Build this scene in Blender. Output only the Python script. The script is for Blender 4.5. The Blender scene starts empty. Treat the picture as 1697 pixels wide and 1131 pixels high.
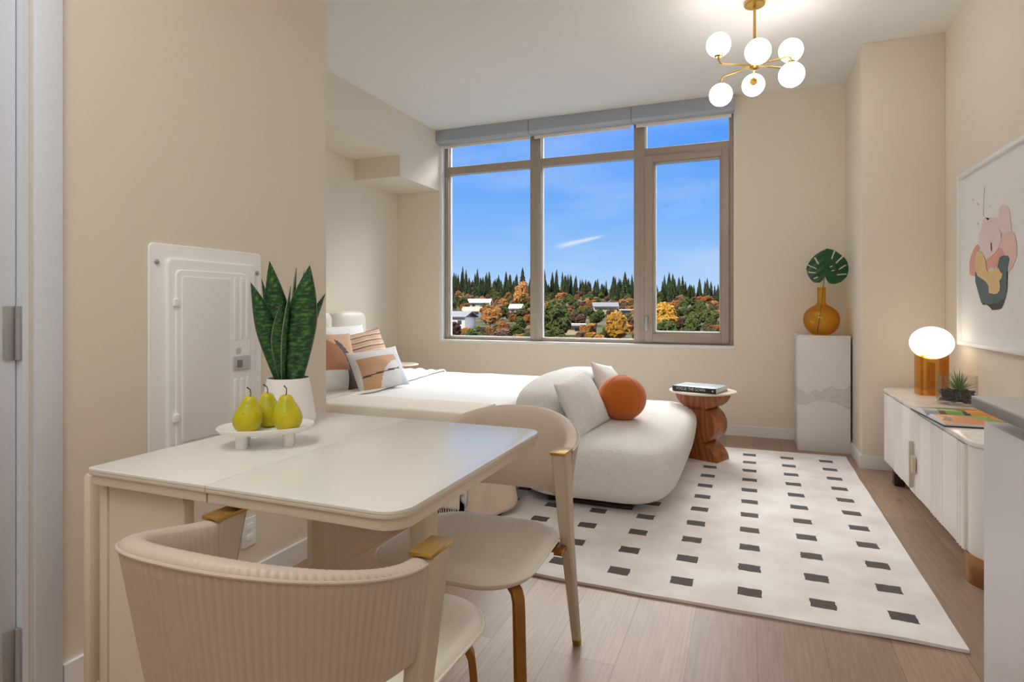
import bpy, bmesh, math, random
from mathutils import Vector, Matrix, noise
random.seed(7)
PI = math.pi
scene = bpy.context.scene
COL = scene.collection
R = math.radians

# ------------------------------------------------------------------ camera
cam_d = bpy.data.cameras.new('camera')
cam_d.sensor_width = 36.0
cam_d.lens = 990.0 / 1697.0 * 36.0
cam_d.shift_y = -(565.5 - 509.0) / 1697.0
cam_d.clip_end = 2000
cam = bpy.data.objects.new('camera', cam_d)
COL.objects.link(cam)
cam.location = (0, 0, 1.15)
cam.rotation_euler = (R(90), 0, R(21.68))
scene.camera = cam

# ------------------------------------------------------------------ view
scene.view_settings.view_transform = 'Standard'
scene.view_settings.look = 'None'
scene.view_settings.gamma = 1.0
scene.view_settings.use_curve_mapping = False
scene.view_settings.exposure = 0.0
scene.cycles.use_denoising = True
scene.cycles.max_bounces = 10
scene.cycles.diffuse_bounces = 6
scene.cycles.transmission_bounces = 8
scene.cycles.transparent_max_bounces = 24
scene.cycles.caustics_reflective = False
scene.cycles.caustics_refractive = False
scene.cycles.sample_clamp_indirect = 4.0


def lin(c):
    return tuple(((x / 255.0) / 12.92 if x / 255.0 <= 0.04045 else ((x / 255.0 + 0.055) / 1.055) ** 2.4) for x in c)


# ------------------------------------------------------------------ sky
world = bpy.data.worlds.new('sky')
scene.world = world
world.use_nodes = True
wt = world.node_tree
wt.nodes.clear()


def wn(t, **k):
    n = wt.nodes.new(t)
    for a, b in k.items():
        setattr(n, a, b)
    return n


w_out = wn('ShaderNodeOutputWorld')
w_bg = wn('ShaderNodeBackground')
w_tc = wn('ShaderNodeTexCoord')
w_sep = wn('ShaderNodeSeparateXYZ')
w_ramp = wn('ShaderNodeValToRGB')
el = w_ramp.color_ramp.elements
el[0].position = 0.0
el[0].color = (*lin((196, 222, 252)), 1)
el[1].position = 1.0
el[1].color = (*lin((66, 138, 240)), 1)
for p, c in ((0.06, (168, 206, 255)), (0.14, (130, 184, 255)), (0.24, (98, 165, 255)), (0.33, (72, 148, 255))):
    e = el.new(p)
    e.color = (*lin(c), 1)
# thin streaked cloud
w_map = wn('ShaderNodeMapping')
w_map.inputs['Scale'].default_value = (2.2, 1.0, 9.0)
w_map.inputs['Rotation'].default_value = (0, R(-17), 0)
w_noise = wn('ShaderNodeTexNoise')
w_noise.inputs['Scale'].default_value = 1.7
w_noise.inputs['Detail'].default_value = 5.0
w_cr = wn('ShaderNodeValToRGB')
w_cr.color_ramp.elements[0].position = 0.47
w_cr.color_ramp.elements[0].color = (0, 0, 0, 1)
w_cr.color_ramp.elements[1].position = 0.8
w_cr.color_ramp.elements[1].color = (0.42, 0.42, 0.42, 1)
w_mix = wn('ShaderNodeMixRGB')
w_mix.inputs[2].default_value = (*lin((214, 228, 252)), 1)
L = wt.links.new
L(w_tc.outputs['Generated'], w_sep.inputs[0])
L(w_sep.outputs['Z'], w_ramp.inputs[0])
L(w_tc.outputs['Generated'], w_map.inputs[0])
L(w_map.outputs[0], w_noise.inputs['Vector'])
L(w_noise.outputs['Fac'], w_cr.inputs[0])
L(w_cr.outputs[0], w_mix.inputs[0])
L(w_ramp.outputs[0], w_mix.inputs[1])
# added bright sky sector, unseen above the window's view, to light the room
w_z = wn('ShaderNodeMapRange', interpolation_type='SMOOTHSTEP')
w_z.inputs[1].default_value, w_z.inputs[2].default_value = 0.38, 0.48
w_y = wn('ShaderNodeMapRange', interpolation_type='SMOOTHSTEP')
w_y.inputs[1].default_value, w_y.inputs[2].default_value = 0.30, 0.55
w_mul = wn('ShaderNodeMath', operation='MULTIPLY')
w_sky_fill = wn('ShaderNodeMixRGB')
w_sky_fill.inputs[2].default_value = (18.5, 18.1, 17.7, 1)
def wm(op, a, b):
    n = wn('ShaderNodeMath', operation=op)
    for k, q in enumerate((a, b)):
        if isinstance(q, (int, float)):
            n.inputs[k].default_value = q
        else:
            L(q, n.inputs[k])
    return n.outputs[0]


# one short bright vapour trail: slope coordinates of the direction, long gaussian
s_u = wm('SUBTRACT', wm('DIVIDE', w_sep.outputs['X'], w_sep.outputs['Y']), -0.272)
s_v = wm('SUBTRACT', wm('DIVIDE', w_sep.outputs['Z'], w_sep.outputs['Y']), 0.1130)
s_a = wm('ADD', wm('MULTIPLY', s_u, 0.983), wm('MULTIPLY', s_v, 0.185))
s_b = wm('SUBTRACT', wm('MULTIPLY', s_v, 0.983), wm('MULTIPLY', s_u, 0.185))
s_w = wm('ADD', 0.0032, wm('MULTIPLY', s_a, -0.03))
s_g = wm('ADD', wm('POWER', wm('DIVIDE', s_a, 0.038), 4.0), wm('POWER', wm('DIVIDE', s_b, s_w), 2.0))
s_e = wm('MULTIPLY', wm('POWER', 2.718, wm('MULTIPLY', s_g, -1.0)), wm('GREATER_THAN', w_sep.outputs['Y'], 0.2))
w_tr = wn('ShaderNodeMixRGB')
w_tr.inputs[2].default_value = (*lin((232, 240, 255)), 1)
L(wm('MULTIPLY', s_e, 0.85), w_tr.inputs[0])
L(w_mix.outputs[0], w_tr.inputs[1])
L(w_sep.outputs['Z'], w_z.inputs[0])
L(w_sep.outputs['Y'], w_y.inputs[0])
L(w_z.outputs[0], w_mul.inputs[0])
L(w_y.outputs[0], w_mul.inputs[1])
L(w_mul.outputs[0], w_sky_fill.inputs[0])
L(w_tr.outputs[0], w_sky_fill.inputs[1])
L(w_sky_fill.outputs[0], w_bg.inputs[0])
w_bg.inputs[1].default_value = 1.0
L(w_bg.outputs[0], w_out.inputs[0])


# ------------------------------------------------------------------ lights
def area(name, loc, rot, sx, sy, power, color=(1, 1, 1)):
    d = bpy.data.lights.new(name, 'AREA')
    d.shape = 'RECTANGLE'
    d.size, d.size_y = sx, sy
    d.energy = power
    d.color = color
    o = bpy.data.objects.new(name, d)
    COL.objects.link(o)
    o.location = loc
    o.rotation_euler = rot
    return o


sun_d = bpy.data.lights.new('sun', 'SUN')
sun_d.energy = 6.0
sun_d.angle = R(0.6)
sun_d.color = (1.0, 0.93, 0.82)
sun = bpy.data.objects.new('sun', sun_d)
COL.objects.link(sun)
sun.rotation_euler = (R(52), 0, R(-38))        # low autumn sun from behind the building

portal = area('window_daylight_portal', (-1.6, 5.9, 1.85), (R(-90), 0, 0), 3.1, 2.2, 1)
portal.data.cycles.is_portal = True
area('kitchen_fill_light', (0.1, -1.2, 3.0), (0, 0, 0), 1.8, 1.6, 16, (1.0, 0.99, 0.97))  # added soft fill standing in for unseen kitchen lighting behind the camera
area('overhead_fill_light', (-1.0, 0.2, 2.98), (0, R(-14), 0), 1.0, 1.6, 37, (1.0, 0.99, 0.97))  # added unseen fill, tilted right to brighten the island and right wall


# ------------------------------------------------------------------ material helper
class NT:
    def __init__(s, name):
        s.m = bpy.data.materials.new(name)
        s.m.use_nodes = True
        s.t = s.m.node_tree
        s.t.nodes.clear()
        s.out = s.n('ShaderNodeOutputMaterial')

    def n(s, typ, ins=None, **k):
        x = s.t.nodes.new(typ)
        for a, b in k.items():
            setattr(x, a, b)
        if ins:
            for a, b in ins.items():
                if isinstance(b, bpy.types.NodeSocket):
                    s.t.links.new(b, x.inputs[a])
                else:
                    x.inputs[a].default_value = b
        return x

    def math(s, op, a, b=None):
        return s.n('ShaderNodeMath', {0: a} if b is None else {0: a, 1: b}, operation=op).outputs[0]

    def mix(s, f, a, b, mode='MIX'):
        return s.n('ShaderNodeMixRGB', {0: f, 1: a, 2: b}, blend_type=mode).outputs[0]

    def ramp(s, f, stops):
        x = s.n('ShaderNodeValToRGB', {0: f})
        e = x.color_ramp.elements
        e[0].position, e[0].color = stops[0]
        e[1].position, e[1].color = stops[-1]
        for p, c in stops[1:-1]:
            q = e.new(p)
            q.color = c
        return x.outputs[0]

    def obj(s):
        return s.n('ShaderNodeTexCoord').outputs['Object']

    def mapped(s, vec, scale=(1, 1, 1), rot=(0, 0, 0), loc=(0, 0, 0)):
        return s.n('ShaderNodeMapping', {0: vec, 'Location': loc, 'Rotation': rot, 'Scale': scale}).outputs[0]

    def noise(s, vec, scale, detail=3.0, rough=0.5):
        return s.n('ShaderNodeTexNoise', {'Vector': vec, 'Scale': scale, 'Detail': detail, 'Roughness': rough})

    def bump(s, h, strength, dist):
        return s.n('ShaderNodeBump', {'Height': h, 'Strength': strength, 'Distance': dist}).outputs[0]

    def bsdf(s, **ins):
        b = s.n('ShaderNodeBsdfPrincipled', {k.replace('_', ' '): v for k, v in ins.items()})
        s.t.links.new(b.outputs[0], s.out.inputs[0])
        return s.m


def c4(rgb):
    return (*lin(rgb), 1)


def plain(name, rgb, rough=0.5, metal=0.0, var=0.06, nscale=6.0, bump=0.0, bscale=200.0, **kw):
    """painted / plastic / metal surface with a little tonal variation and optional fine grain"""
    t = NT(name)
    o = t.obj()
    f = t.noise(o, nscale).outputs['Fac']
    a = tuple(x * (1 - var) for x in lin(rgb)) + (1,)
    b = tuple(min(1, x * (1 + var)) for x in lin(rgb)) + (1,)
    ins = dict(Base_Color=t.mix(f, a, b), Roughness=rough, Metallic=metal)
    if bump:
        ins['Normal'] = t.bump(t.noise(o, bscale, 2).outputs['Fac'], bump, 0.002)
    ins.update(kw)
    return t.bsdf(**ins)


def fabric(name, rgb, scale=600.0, strength=0.35, var=0.08, sheen=0.3, dist=0.001):
    t = NT(name)
    o = t.obj()
    v = t.n('ShaderNodeTexVoronoi', {'Vector': o, 'Scale': scale})
    f = t.noise(o, scale * 0.15, 3).outputs['Fac']
    a = tuple(x * (1 - var) for x in lin(rgb)) + (1,)
    b = tuple(min(1, x * (1 + var)) for x in lin(rgb)) + (1,)
    return t.bsdf(Base_Color=t.mix(f, a, b), Roughness=0.9, Sheen_Weight=sheen,
                  Normal=t.bump(v.outputs['Distance'], strength, dist))


M = {}
M['wall'] = plain('beige_wall_paint', (230, 221, 205), 0.75, var=0.012, nscale=2, bump=0.08, bscale=350)
M['ceiling'] = plain('ceiling_paint', (240, 238, 234), 0.85, var=0.01, bump=0.05, bscale=300)
M['trim'] = plain('white_trim_paint', (238, 238, 238), 0.4, var=0.01)
M['door_white'] = plain('cool_white_door_paint', (222, 228, 238), 0.4, var=0.012)
M['frame'] = plain('taupe_window_metal', (166, 152, 138), 0.45, 0.15, var=0.04)
M['gasket'] = plain('pale_window_bead', (222, 222, 220), 0.5, var=0.02)
M['blind_case'] = plain('grey_blind_case', (167, 173, 181), 0.45, 0.2, var=0.03)
M['blind_hem'] = plain('white_blind_hem', (240, 236, 230), 0.7, var=0.02)
M['silver'] = plain('brushed_silver_metal', (172, 174, 178), 0.4, 0.4, var=0.05)
M['panel_white'] = plain('white_enamel', (248, 249, 251), 0.35, var=0.01)
M['plastic_grey'] = plain('grey_plastic', (196, 196, 200), 0.4, var=0.02)
M['dark_plastic'] = plain('dark_grey_plastic', (120, 120, 124), 0.4, var=0.05)
M['table'] = plain('cream_lacquer_table', (230, 228, 221), 0.22, var=0.01)
M['table_edge'] = plain('beige_table_edge', (214, 200, 184), 0.4, var=0.02)
M['cream_frame'] = plain('cream_table_frame', (224, 214, 194), 0.4, var=0.015)
M['leather'] = plain('cream_leatherette', (200, 183, 168), 0.42, var=0.04, nscale=9, bump=0.12, bscale=900)
M['leather_seat'] = plain('ivory_leatherette', (238, 232, 222), 0.42, var=0.03, nscale=7, bump=0.1, bscale=900)
M['chair_wood'] = plain('champagne_painted_wood', (200, 186, 168), 0.45, var=0.04, nscale=14)
M['brass'] = plain('brushed_brass', (196, 158, 84), 0.32, 0.9, var=0.06, nscale=30)
M['gold_wood'] = plain('antique_gold_leg', (156, 108, 44), 0.38, 0.55, var=0.08, nscale=30)
M['boucle'] = fabric('white_boucle', (240, 238, 235), 150, 0.9, 0.05, 0.4, 0.006)
M['cushion'] = fabric('pale_boucle_cushion', (238, 237, 236), 170, 0.8, 0.05, 0.4, 0.005)
M['velvet'] = fabric('burnt_orange_velvet', (192, 96, 16), 500, 0.2, 0.12, 0.25)
M['linen'] = fabric('white_cotton', (228, 228, 229), 700, 0.15, 0.02, 0.1)
M['quilt'] = fabric('pale_beige_quilt', (226, 219, 208), 500, 0.25, 0.06, 0.2)
M['sheet'] = fabric('beige_linen', (222, 204, 184), 500, 0.25, 0.05, 0.2)
M['headboard'] = plain('ivory_headboard_leather', (228, 224, 212), 0.45, var=0.03, bump=0.08, bscale=500)
M['black'] = plain('black_metal', (28, 27, 27), 0.5, 0.2, var=0.1)
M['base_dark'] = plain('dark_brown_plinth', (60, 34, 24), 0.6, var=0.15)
M['sand'] = fabric('sand_fabric', (214, 172, 138), 500, 0.25, 0.06)
M['rust'] = fabric('rust_fabric', (176, 118, 86), 500, 0.25, 0.08)
M['cocoa'] = fabric('cocoa_fabric', (84, 64, 60), 500, 0.25, 0.08)
M['tan'] = fabric('tan_fabric', (203, 160, 122), 500, 0.25, 0.07)
M['pale_blue'] = fabric('pale_blue_fabric', (208, 216, 226), 500, 0.25, 0.05)
M['pot'] = plain('matte_white_ceramic', (240, 238, 236), 0.55, var=0.015)
M['soil'] = plain('dark_potting_soil', (38, 28, 22), 0.95, var=0.4, nscale=90, bump=0.8, bscale=160)
M['stem'] = plain('green_stem', (70, 92, 40), 0.5, var=0.15, nscale=20)
M['woodstem'] = plain('brown_fruit_stem', (96, 78, 36), 0.7, var=0.2, nscale=60)
M['book_dark'] = plain('black_book_spine', (30, 32, 36), 0.4, var=0.1)
M['book_cover'] = plain('pale_blue_book_cover', (206, 220, 236), 0.18, var=0.1, nscale=12)
M['paper'] = plain('white_paper', (238, 236, 232), 0.7, var=0.02)
M['ink_white'] = plain('white_print', (225, 225, 225), 0.6, var=0.01)
M['navy'] = plain('navy_book_board', (52, 58, 72), 0.4, var=0.08)
M['page_blue'] = plain('blue_grey_print', (158, 168, 182), 0.35, var=0.2, nscale=14)
M['p_orange'] = plain('orange_print', (218, 132, 48), 0.28, var=0.3, nscale=16)
M['p_brown'] = plain('brown_print', (120, 66, 36), 0.28, var=0.35, nscale=20)
M['p_green'] = plain('green_print', (120, 168, 62), 0.28, var=0.3, nscale=24)
M['p_dark'] = plain('dark_print', (62, 50, 44), 0.28, var=0.3, nscale=24)
M['p_amber'] = plain('amber_print', (222, 152, 44), 0.28, var=0.2, nscale=12)
M['side_white'] = plain('warm_white_lacquer', (240, 234, 228), 0.38, var=0.012)
M['champagne'] = plain('champagne_metal_pull', (206, 196, 176), 0.35, 0.5, var=0.04)
M['bronze'] = plain('bronze_foot', (168, 124, 82), 0.3, 0.85, var=0.08, nscale=20)
M['quartz'] = plain('grey_quartz_counter', (212, 209, 208), 0.3, var=0.05, nscale=70)
M['quartz_edge'] = plain('dark_grey_counter_edge', (138, 135, 136), 0.35, var=0.06, nscale=60)
M['island'] = plain('white_island_panel', (244, 243, 247), 0.35, var=0.01)
M['frosted'] = plain('frosted_pale_blue_glass', (206, 228, 232), 0.2, var=0.02)
M['frame_white'] = plain('white_picture_frame', (242, 242, 242), 0.4, var=0.01)
M['mat_board'] = plain('ivory_mat_board', (236, 235, 233), 0.6, var=0.01)
M['a_blush'] = plain('blush_watercolour', (230, 208, 200), 0.7, var=0.06, nscale=8)
M['a_pink'] = plain('pink_watercolour', (230, 194, 184), 0.7, var=0.1, nscale=9)
M['a_coral'] = plain('coral_watercolour', (222, 162, 148), 0.7, var=0.12, nscale=10)
M['a_gold'] = plain('pale_gold_leaf', (226, 196, 140), 0.5, 0.15, var=0.1, nscale=30)
M['a_teal'] = plain('slate_teal_ink', (88, 106, 108), 0.7, var=0.12, nscale=10)
M['a_black'] = plain('charcoal_ink', (70, 68, 70), 0.7, var=0.12, nscale=12)
M['a_grey'] = plain('grey_ink', (176, 172, 176), 0.7, var=0.1)
M['tabletop_stone'] = plain('cream_stone_top', (218, 208, 192), 0.35, var=0.05, nscale=14)


def emission(name, rgb, s):
    t = NT(name)
    o = t.obj()
    e = t.n('ShaderNodeEmission', {'Color': c4(rgb), 'Strength': s})
    t.t.links.new(e.outputs[0], t.out.inputs[0])
    return t.m


M['globe'] = emission('lit_opal_globe', (255, 249, 243), 9.0)
M['lamp_globe'] = emission('lit_warm_opal_globe', (255, 238, 216), 2.6)


def glass_pane():
    t = NT('window_glass')
    tr = t.n('ShaderNodeBsdfTransparent', {'Color': (0.97, 0.985, 0.98, 1)})
    gl = t.n('ShaderNodeBsdfGlossy', {'Color': (1, 1, 1, 1), 'Roughness': 0.02})
    fr = t.n('ShaderNodeFresnel', {'IOR': 1.3})
    f = t.math('MULTIPLY', fr.outputs[0], 0.12)
    mx = t.n('ShaderNodeMixShader', {0: f, 1: tr.outputs[0], 2: gl.outputs[0]})
    t.t.links.new(mx.outputs[0], t.out.inputs[0])
    return t.m


M['glass'] = glass_pane()


def thin_glass(name, col, gloss=0.9, tint2=None):
    """clear or coloured thin glass: light passes straight through, tinted, with a reflective skin"""
    t = NT(name)
    lw = t.n('ShaderNodeLayerWeight', {'Blend': 0.35})
    c = t.mix(lw.outputs['Facing'], (*col, 1), (*(tint2 or col), 1))
    tr = t.n('ShaderNodeBsdfTransparent', {'Color': c})
    gl = t.n('ShaderNodeBsdfGlossy', {'Color': (1, 1, 1, 1), 'Roughness': 0.03})
    f = t.math('MULTIPLY', t.math('ADD', t.math('POWER', lw.outputs['Facing'], 4.0), 0.05), gloss * .8)
    mx = t.n('ShaderNodeMixShader', {0: f, 1: tr.outputs[0], 2: gl.outputs[0]})
    t.t.links.new(mx.outputs[0], t.out.inputs[0])
    return t.m


M['amber'] = thin_glass('amber_glass', (0.985, 0.87, 0.40), 0.8, (0.84, 0.56, 0.15))
M['amber_thick'] = thin_glass('amber_acrylic', (0.91, 0.70, 0.30), 0.8, (0.80, 0.54, 0.18))
M['clear'] = thin_glass('clear_glass', (0.98, 0.98, 0.98), 0.9, (0.76, 0.80, 0.80))


def floor_mat():
    t = NT('oak_plank_floor')
    o = t.obj()
    sp = t.n('ShaderNodeSeparateXYZ', {0: o})
    uv = t.n('ShaderNodeCombineXYZ', {0: sp.outputs['Y'], 1: t.math('SUBTRACT', sp.outputs['X'], 0.024)}).outputs[0]
    br = t.n('ShaderNodeTexBrick', {'Vector': uv, 'Color1': c4((142, 118, 103)), 'Color2': c4((184, 154, 130)),
                                   'Mortar': c4((100, 82, 72)), 'Scale': 1.0, 'Mortar Size': 0.0016,
                                   'Mortar Smooth': 0.2, 'Bias': 0.0, 'Brick Width': 1.9, 'Row Height': 0.213},
             offset=0.37, offset_frequency=2)
    g = t.noise(t.mapped(o, (26, 1.6, 1)), 3.0, 6, 0.6)
    wv = t.n('ShaderNodeTexWave', {'Vector': t.mapped(o, (9, 0.8, 1)), 'Scale': 2.2, 'Distortion': 9.0,
                                  'Detail': 3.0, 'Detail Scale': 1.2}, wave_type='BANDS', bands_direction='X')
    big = t.noise(o, 2.3, 2)
    c = t.mix(0.28, br.outputs['Color'], t.ramp(g.outputs['Fac'], [(0.3, c4((126, 102, 88))), (0.7, c4((198, 172, 150)))]), 'MIX')
    c = t.mix(t.math('MULTIPLY', wv.outputs['Fac'], 0.26), c, c4((140, 112, 94)))
    c = t.mix(t.ramp(big.outputs['Fac'], [(0.45, (0, 0, 0, 1)), (0.75, (0.25, 0.25, 0.25, 1))]), c, c4((152, 130, 116)))
    kn = t.n('ShaderNodeTexVoronoi', {'Vector': t.mapped(o, (3.2, 1.5, 1)), 'Scale': 1.0})
    km = t.ramp(kn.outputs['Distance'], [(0.02, (0.75, 0.75, 0.75, 1)), (0.075, (0, 0, 0, 1))])
    c = t.mix(km, c, c4((112, 98, 92)))
    h = t.mix(0.5, br.outputs['Fac'], g.outputs['Fac'])
    return t.bsdf(Base_Color=c, Roughness=0.42, Normal=t.bump(h, 0.08, 0.001))


M['floor'] = floor_mat()


def rug_mat():
    t = NT('cream_rug_with_charcoal_dashes')
    o = t.obj()
    wob = t.noise(o, 34, 2)
    wv = t.n('ShaderNodeVectorMath', {0: t.n('ShaderNodeVectorMath', {0: wob.outputs['Color'], 1: (0.5, 0.5, 0.5)}, operation='SUBTRACT').outputs[0],
                                     1: (0.012, 0.012, 0)}, operation='MULTIPLY').outputs[0]
    sp = t.n('ShaderNodeSeparateXYZ', {0: t.n('ShaderNodeVectorMath', {0: o, 1: wv}, operation='ADD').outputs[0]})

    def cell(s, period, origin, half):
        q = t.math('DIVIDE', t.math('SUBTRACT', s, origin), period)
        d = t.math('ABSOLUTE', t.math('SUBTRACT', t.math('FRACT', t.math('ADD', q, 0.5)), 0.5))
        return t.math('LESS_THAN', t.math('MULTIPLY', d, period), half)

    m = t.math('MULTIPLY', cell(sp.outputs['X'], 0.2615, 0.0, 0.045), cell(sp.outputs['Y'], 0.2378, 2.563, 0.036))
    lim = t.math('MULTIPLY', t.math('GREATER_THAN', sp.outputs['Y'], 2.45), t.math('LESS_THAN', sp.outputs['Y'], 5.05))
    m = t.math('MULTIPLY', m, lim)
    cl = t.noise(o, 3.5, 4)
    base = t.ramp(cl.outputs['Fac'], [(0.35, c4((228, 219, 217))), (0.62, c4((244, 241, 241)))])
    st = t.noise(t.mapped(o, (6, 60, 1)), 4, 2)
    dk = t.ramp(st.outputs['Fac'], [(0.3, c4((58, 48, 48))), (0.7, c4((84, 72, 70)))])
    fz = t.noise(o, 420, 2)
    return t.bsdf(Base_Color=t.mix(m, base, dk), Roughness=0.95, Sheen_Weight=0.2,
                  Normal=t.bump(t.math('SUBTRACT', fz.outputs['Fac'], m), 0.4, 0.003))


M['rug'] = rug_mat()


def marble_mat():
    t = NT('white_veined_marble')
    o = t.obj()
    nz = t.noise(t.mapped(o, (3, 3, 3), (0, 0, 0)), 1.6, 6, 0.6)
    sp = t.n('ShaderNodeSeparateXYZ', {0: o})
    z = t.math('ADD', sp.outputs['Z'], t.math('MULTIPLY', t.math('SUBTRACT', nz.outputs['Fac'], 0.5), 0.26))
    band = t.math('ABSOLUTE', t.math('SUBTRACT', z, 0.44))
    hw = t.math('ADD', 0.28, t.math('MULTIPLY', t.math('ABSOLUTE', t.math('ADD', sp.outputs['X'], 0.08)), 2.9))
    m = t.ramp(t.math('DIVIDE', band, hw), [(0.0, (0.5, 0.5, 0.5, 1)), (0.075, (0.42, 0.42, 0.42, 1)), (0.085, (0.8, 0.8, 0.8, 1)), (0.1, (0, 0, 0, 1))])
    fine = t.noise(t.mapped(o, (6, 6, 18)), 2.5, 6, 0.65)
    m2 = t.math('MULTIPLY', m, t.ramp(fine.outputs['Fac'], [(0.3, (0.35, 0.35, 0.35, 1)), (0.7, (1, 1, 1, 1))]))
    return t.bsdf(Base_Color=t.mix(m2, c4((228, 228, 229)), c4((172, 170, 172))), Roughness=0.22)


M['marble'] = marble_mat()


def stone_top_mat():
    t = NT('soft_veined_white_marble_top')
    o = t.obj()
    nz = t.noise(t.mapped(o, (4, 2, 4)), 2.2, 6, 0.65)
    m = t.ramp(nz.outputs['Fac'], [(0.46, (0, 0, 0, 1)), (0.5, (0.5, 0.5, 0.5, 1)), (0.54, (0, 0, 0, 1))])
    return t.bsdf(Base_Color=t.mix(m, c4((240, 234, 228)), c4((206, 198, 190))), Roughness=0.15)


M['stone_top'] = stone_top_mat()


def wood_mat():
    t = NT('oiled_reddish_oak')
    o = t.obj()
    wv = t.n('ShaderNodeTexWave', {'Vector': t.mapped(o, (5, 5, 1.6), (0, R(24), 0)), 'Scale': 1.6, 'Distortion': 9.0,
                                  'Detail': 4.0, 'Detail Scale': 1.4}, wave_type='BANDS', bands_direction='X')
    g = t.noise(t.mapped(o, (120, 120, 8)), 2.0, 4)
    c = t.ramp(wv.outputs['Fac'], [(0.0, c4((138, 76, 34))), (0.55, c4((160, 92, 44))), (1.0, c4((176, 106, 54)))])
    c = t.mix(t.math('MULTIPLY', g.outputs['Fac'], 0.35), c, c4((112, 60, 28)))
    return t.bsdf(Base_Color=c, Roughness=0.35, Normal=t.bump(g.outputs['Fac'], 0.1, 0.001))


M['wood'] = wood_mat()


def snake_mat():
    t = NT('banded_snake_plant_leaf')
    uv = t.n('ShaderNodeTexCoord').outputs['UV']
    sp = t.n('ShaderNodeSeparateXYZ', {0: uv})
    nz = t.noise(t.mapped(uv, (2.2, 22, 1)), 1.5, 4, 0.6)
    c = t.ramp(nz.outputs['Fac'], [(0.38, c4((14, 40, 24))), (0.5, c4((30, 82, 38))), (0.66, c4((88, 146, 62)))])
    e = t.math('ABSOLUTE', t.math('SUBTRACT', sp.outputs['X'], 0.5))
    em = t.ramp(e, [(0.455, (0, 0, 0, 1)), (0.49, (0.7, 0.7, 0.7, 1))])
    dk = t.ramp(e, [(0.1, (0.0, 0.0, 0.0, 1)), (0.42, (0.6, 0.6, 0.6, 1))])
    c = t.mix(dk, c, c4((18, 58, 34)))
    c = t.mix(em, c, c4((150, 172, 128)))
    return t.bsdf(Base_Color=c, Roughness=0.35)


M['snake'] = snake_mat()
M['leaf'] = plain('monstera_green', (34, 84, 46), 0.35, var=0.3, nscale=18)
M['succulent'] = plain('succulent_green', (112, 150, 92), 0.5, var=0.3, nscale=40)
M['pebble'] = plain('charcoal_pebble', (56, 56, 60), 0.55, var=0.35, nscale=60)


def pear_mat():
    t = NT('yellow_green_pear_skin')
    o = t.obj()
    n1 = t.noise(o, 9, 3)
    n2 = t.noise(o, 160, 2)
    c = t.ramp(n1.outputs['Fac'], [(0.3, c4((152, 164, 14))), (0.5, c4((198, 186, 12))), (0.75, c4((216, 196, 24)))])
    c = t.mix(t.ramp(n2.outputs['Fac'], [(0.62, (0, 0, 0, 1)), (0.72, (0.45, 0.45, 0.45, 1))]), c, c4((120, 110, 30)))
    return t.bsdf(Base_Color=c, Roughness=0.38, Normal=t.bump(n2.outputs['Fac'], 0.06, 0.001))


M['pear'] = pear_mat()


def stripe_mat():
    t = NT('terracotta_striped_fabric')
    uv = t.n('ShaderNodeTexCoord').outputs['UV']
    sp = t.n('ShaderNodeSeparateXYZ', {0: uv})
    nz = t.noise(uv, 4, 2)
    s = t.math('FRACT', t.math('ADD', t.math('MULTIPLY', sp.outputs['Y'], 8.5), t.math('MULTIPLY', nz.outputs['Fac'], 0.35)))
    c = t.ramp(s, [(0.0, c4((214, 178, 150))), (0.42, c4((222, 186, 158))), (0.5, c4((132, 98, 84))), (0.66, c4((132, 98, 84))),
                   (0.7, c4((236, 220, 206))), (1.0, c4((214, 178, 150)))])
    f = t.noise(uv, 260, 2)
    return t.bsdf(Base_Color=c, Roughness=0.9, Normal=t.bump(f.outputs['Fac'], 0.3, 0.002))


M['stripe'] = stripe_mat()


def knit_mat():
    t = NT('cream_ribbed_knit')
    uv = t.n('ShaderNodeTexCoord').outputs['UV']
    wv = t.n('ShaderNodeTexWave', {'Vector': uv, 'Scale': 62.0, 'Distortion': 0.5}, wave_type='BANDS', bands_direction='X')
    w2 = t.n('ShaderNodeTexWave', {'Vector': uv, 'Scale': 30.0, 'Distortion': 0.3}, wave_type='BANDS', bands_direction='Y')
    h = t.math('MULTIPLY', wv.outputs['Fac'], t.math('ADD', t.math('MULTIPLY', w2.outputs['Fac'], 0.4), 0.6))
    c = t.mix(h, c4((240, 230, 214)), c4((252, 247, 238)))
    return t.bsdf(Base_Color=c, Roughness=0.95, Normal=t.bump(h, 0.5, 0.005))


M['knit'] = knit_mat()


def tree_mat(name, stops, scale):
    t = NT(name)
    o = t.obj()
    oi = t.n('ShaderNodeObjectInfo')
    n1 = t.noise(o, scale, 4, 0.7)
    c = t.ramp(n1.outputs['Fac'], stops)
    hsv = t.n('ShaderNodeHueSaturation', {'Hue': t.math('ADD', 0.497, t.math('MULTIPLY', oi.outputs['Random'], 0.012)),
                                         'Saturation': 0.95, 'Value': t.math('ADD', 0.75, t.math('MULTIPLY', oi.outputs['Random'], 0.6)), 'Color': c})
    n2 = t.noise(o, scale * 2.5, 3)
    return t.bsdf(Base_Color=hsv.outputs[0], Roughness=0.95, Specular_IOR_Level=0.1,
                  Normal=t.bump(n2.outputs['Fac'], 1.0, 0.6))


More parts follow.
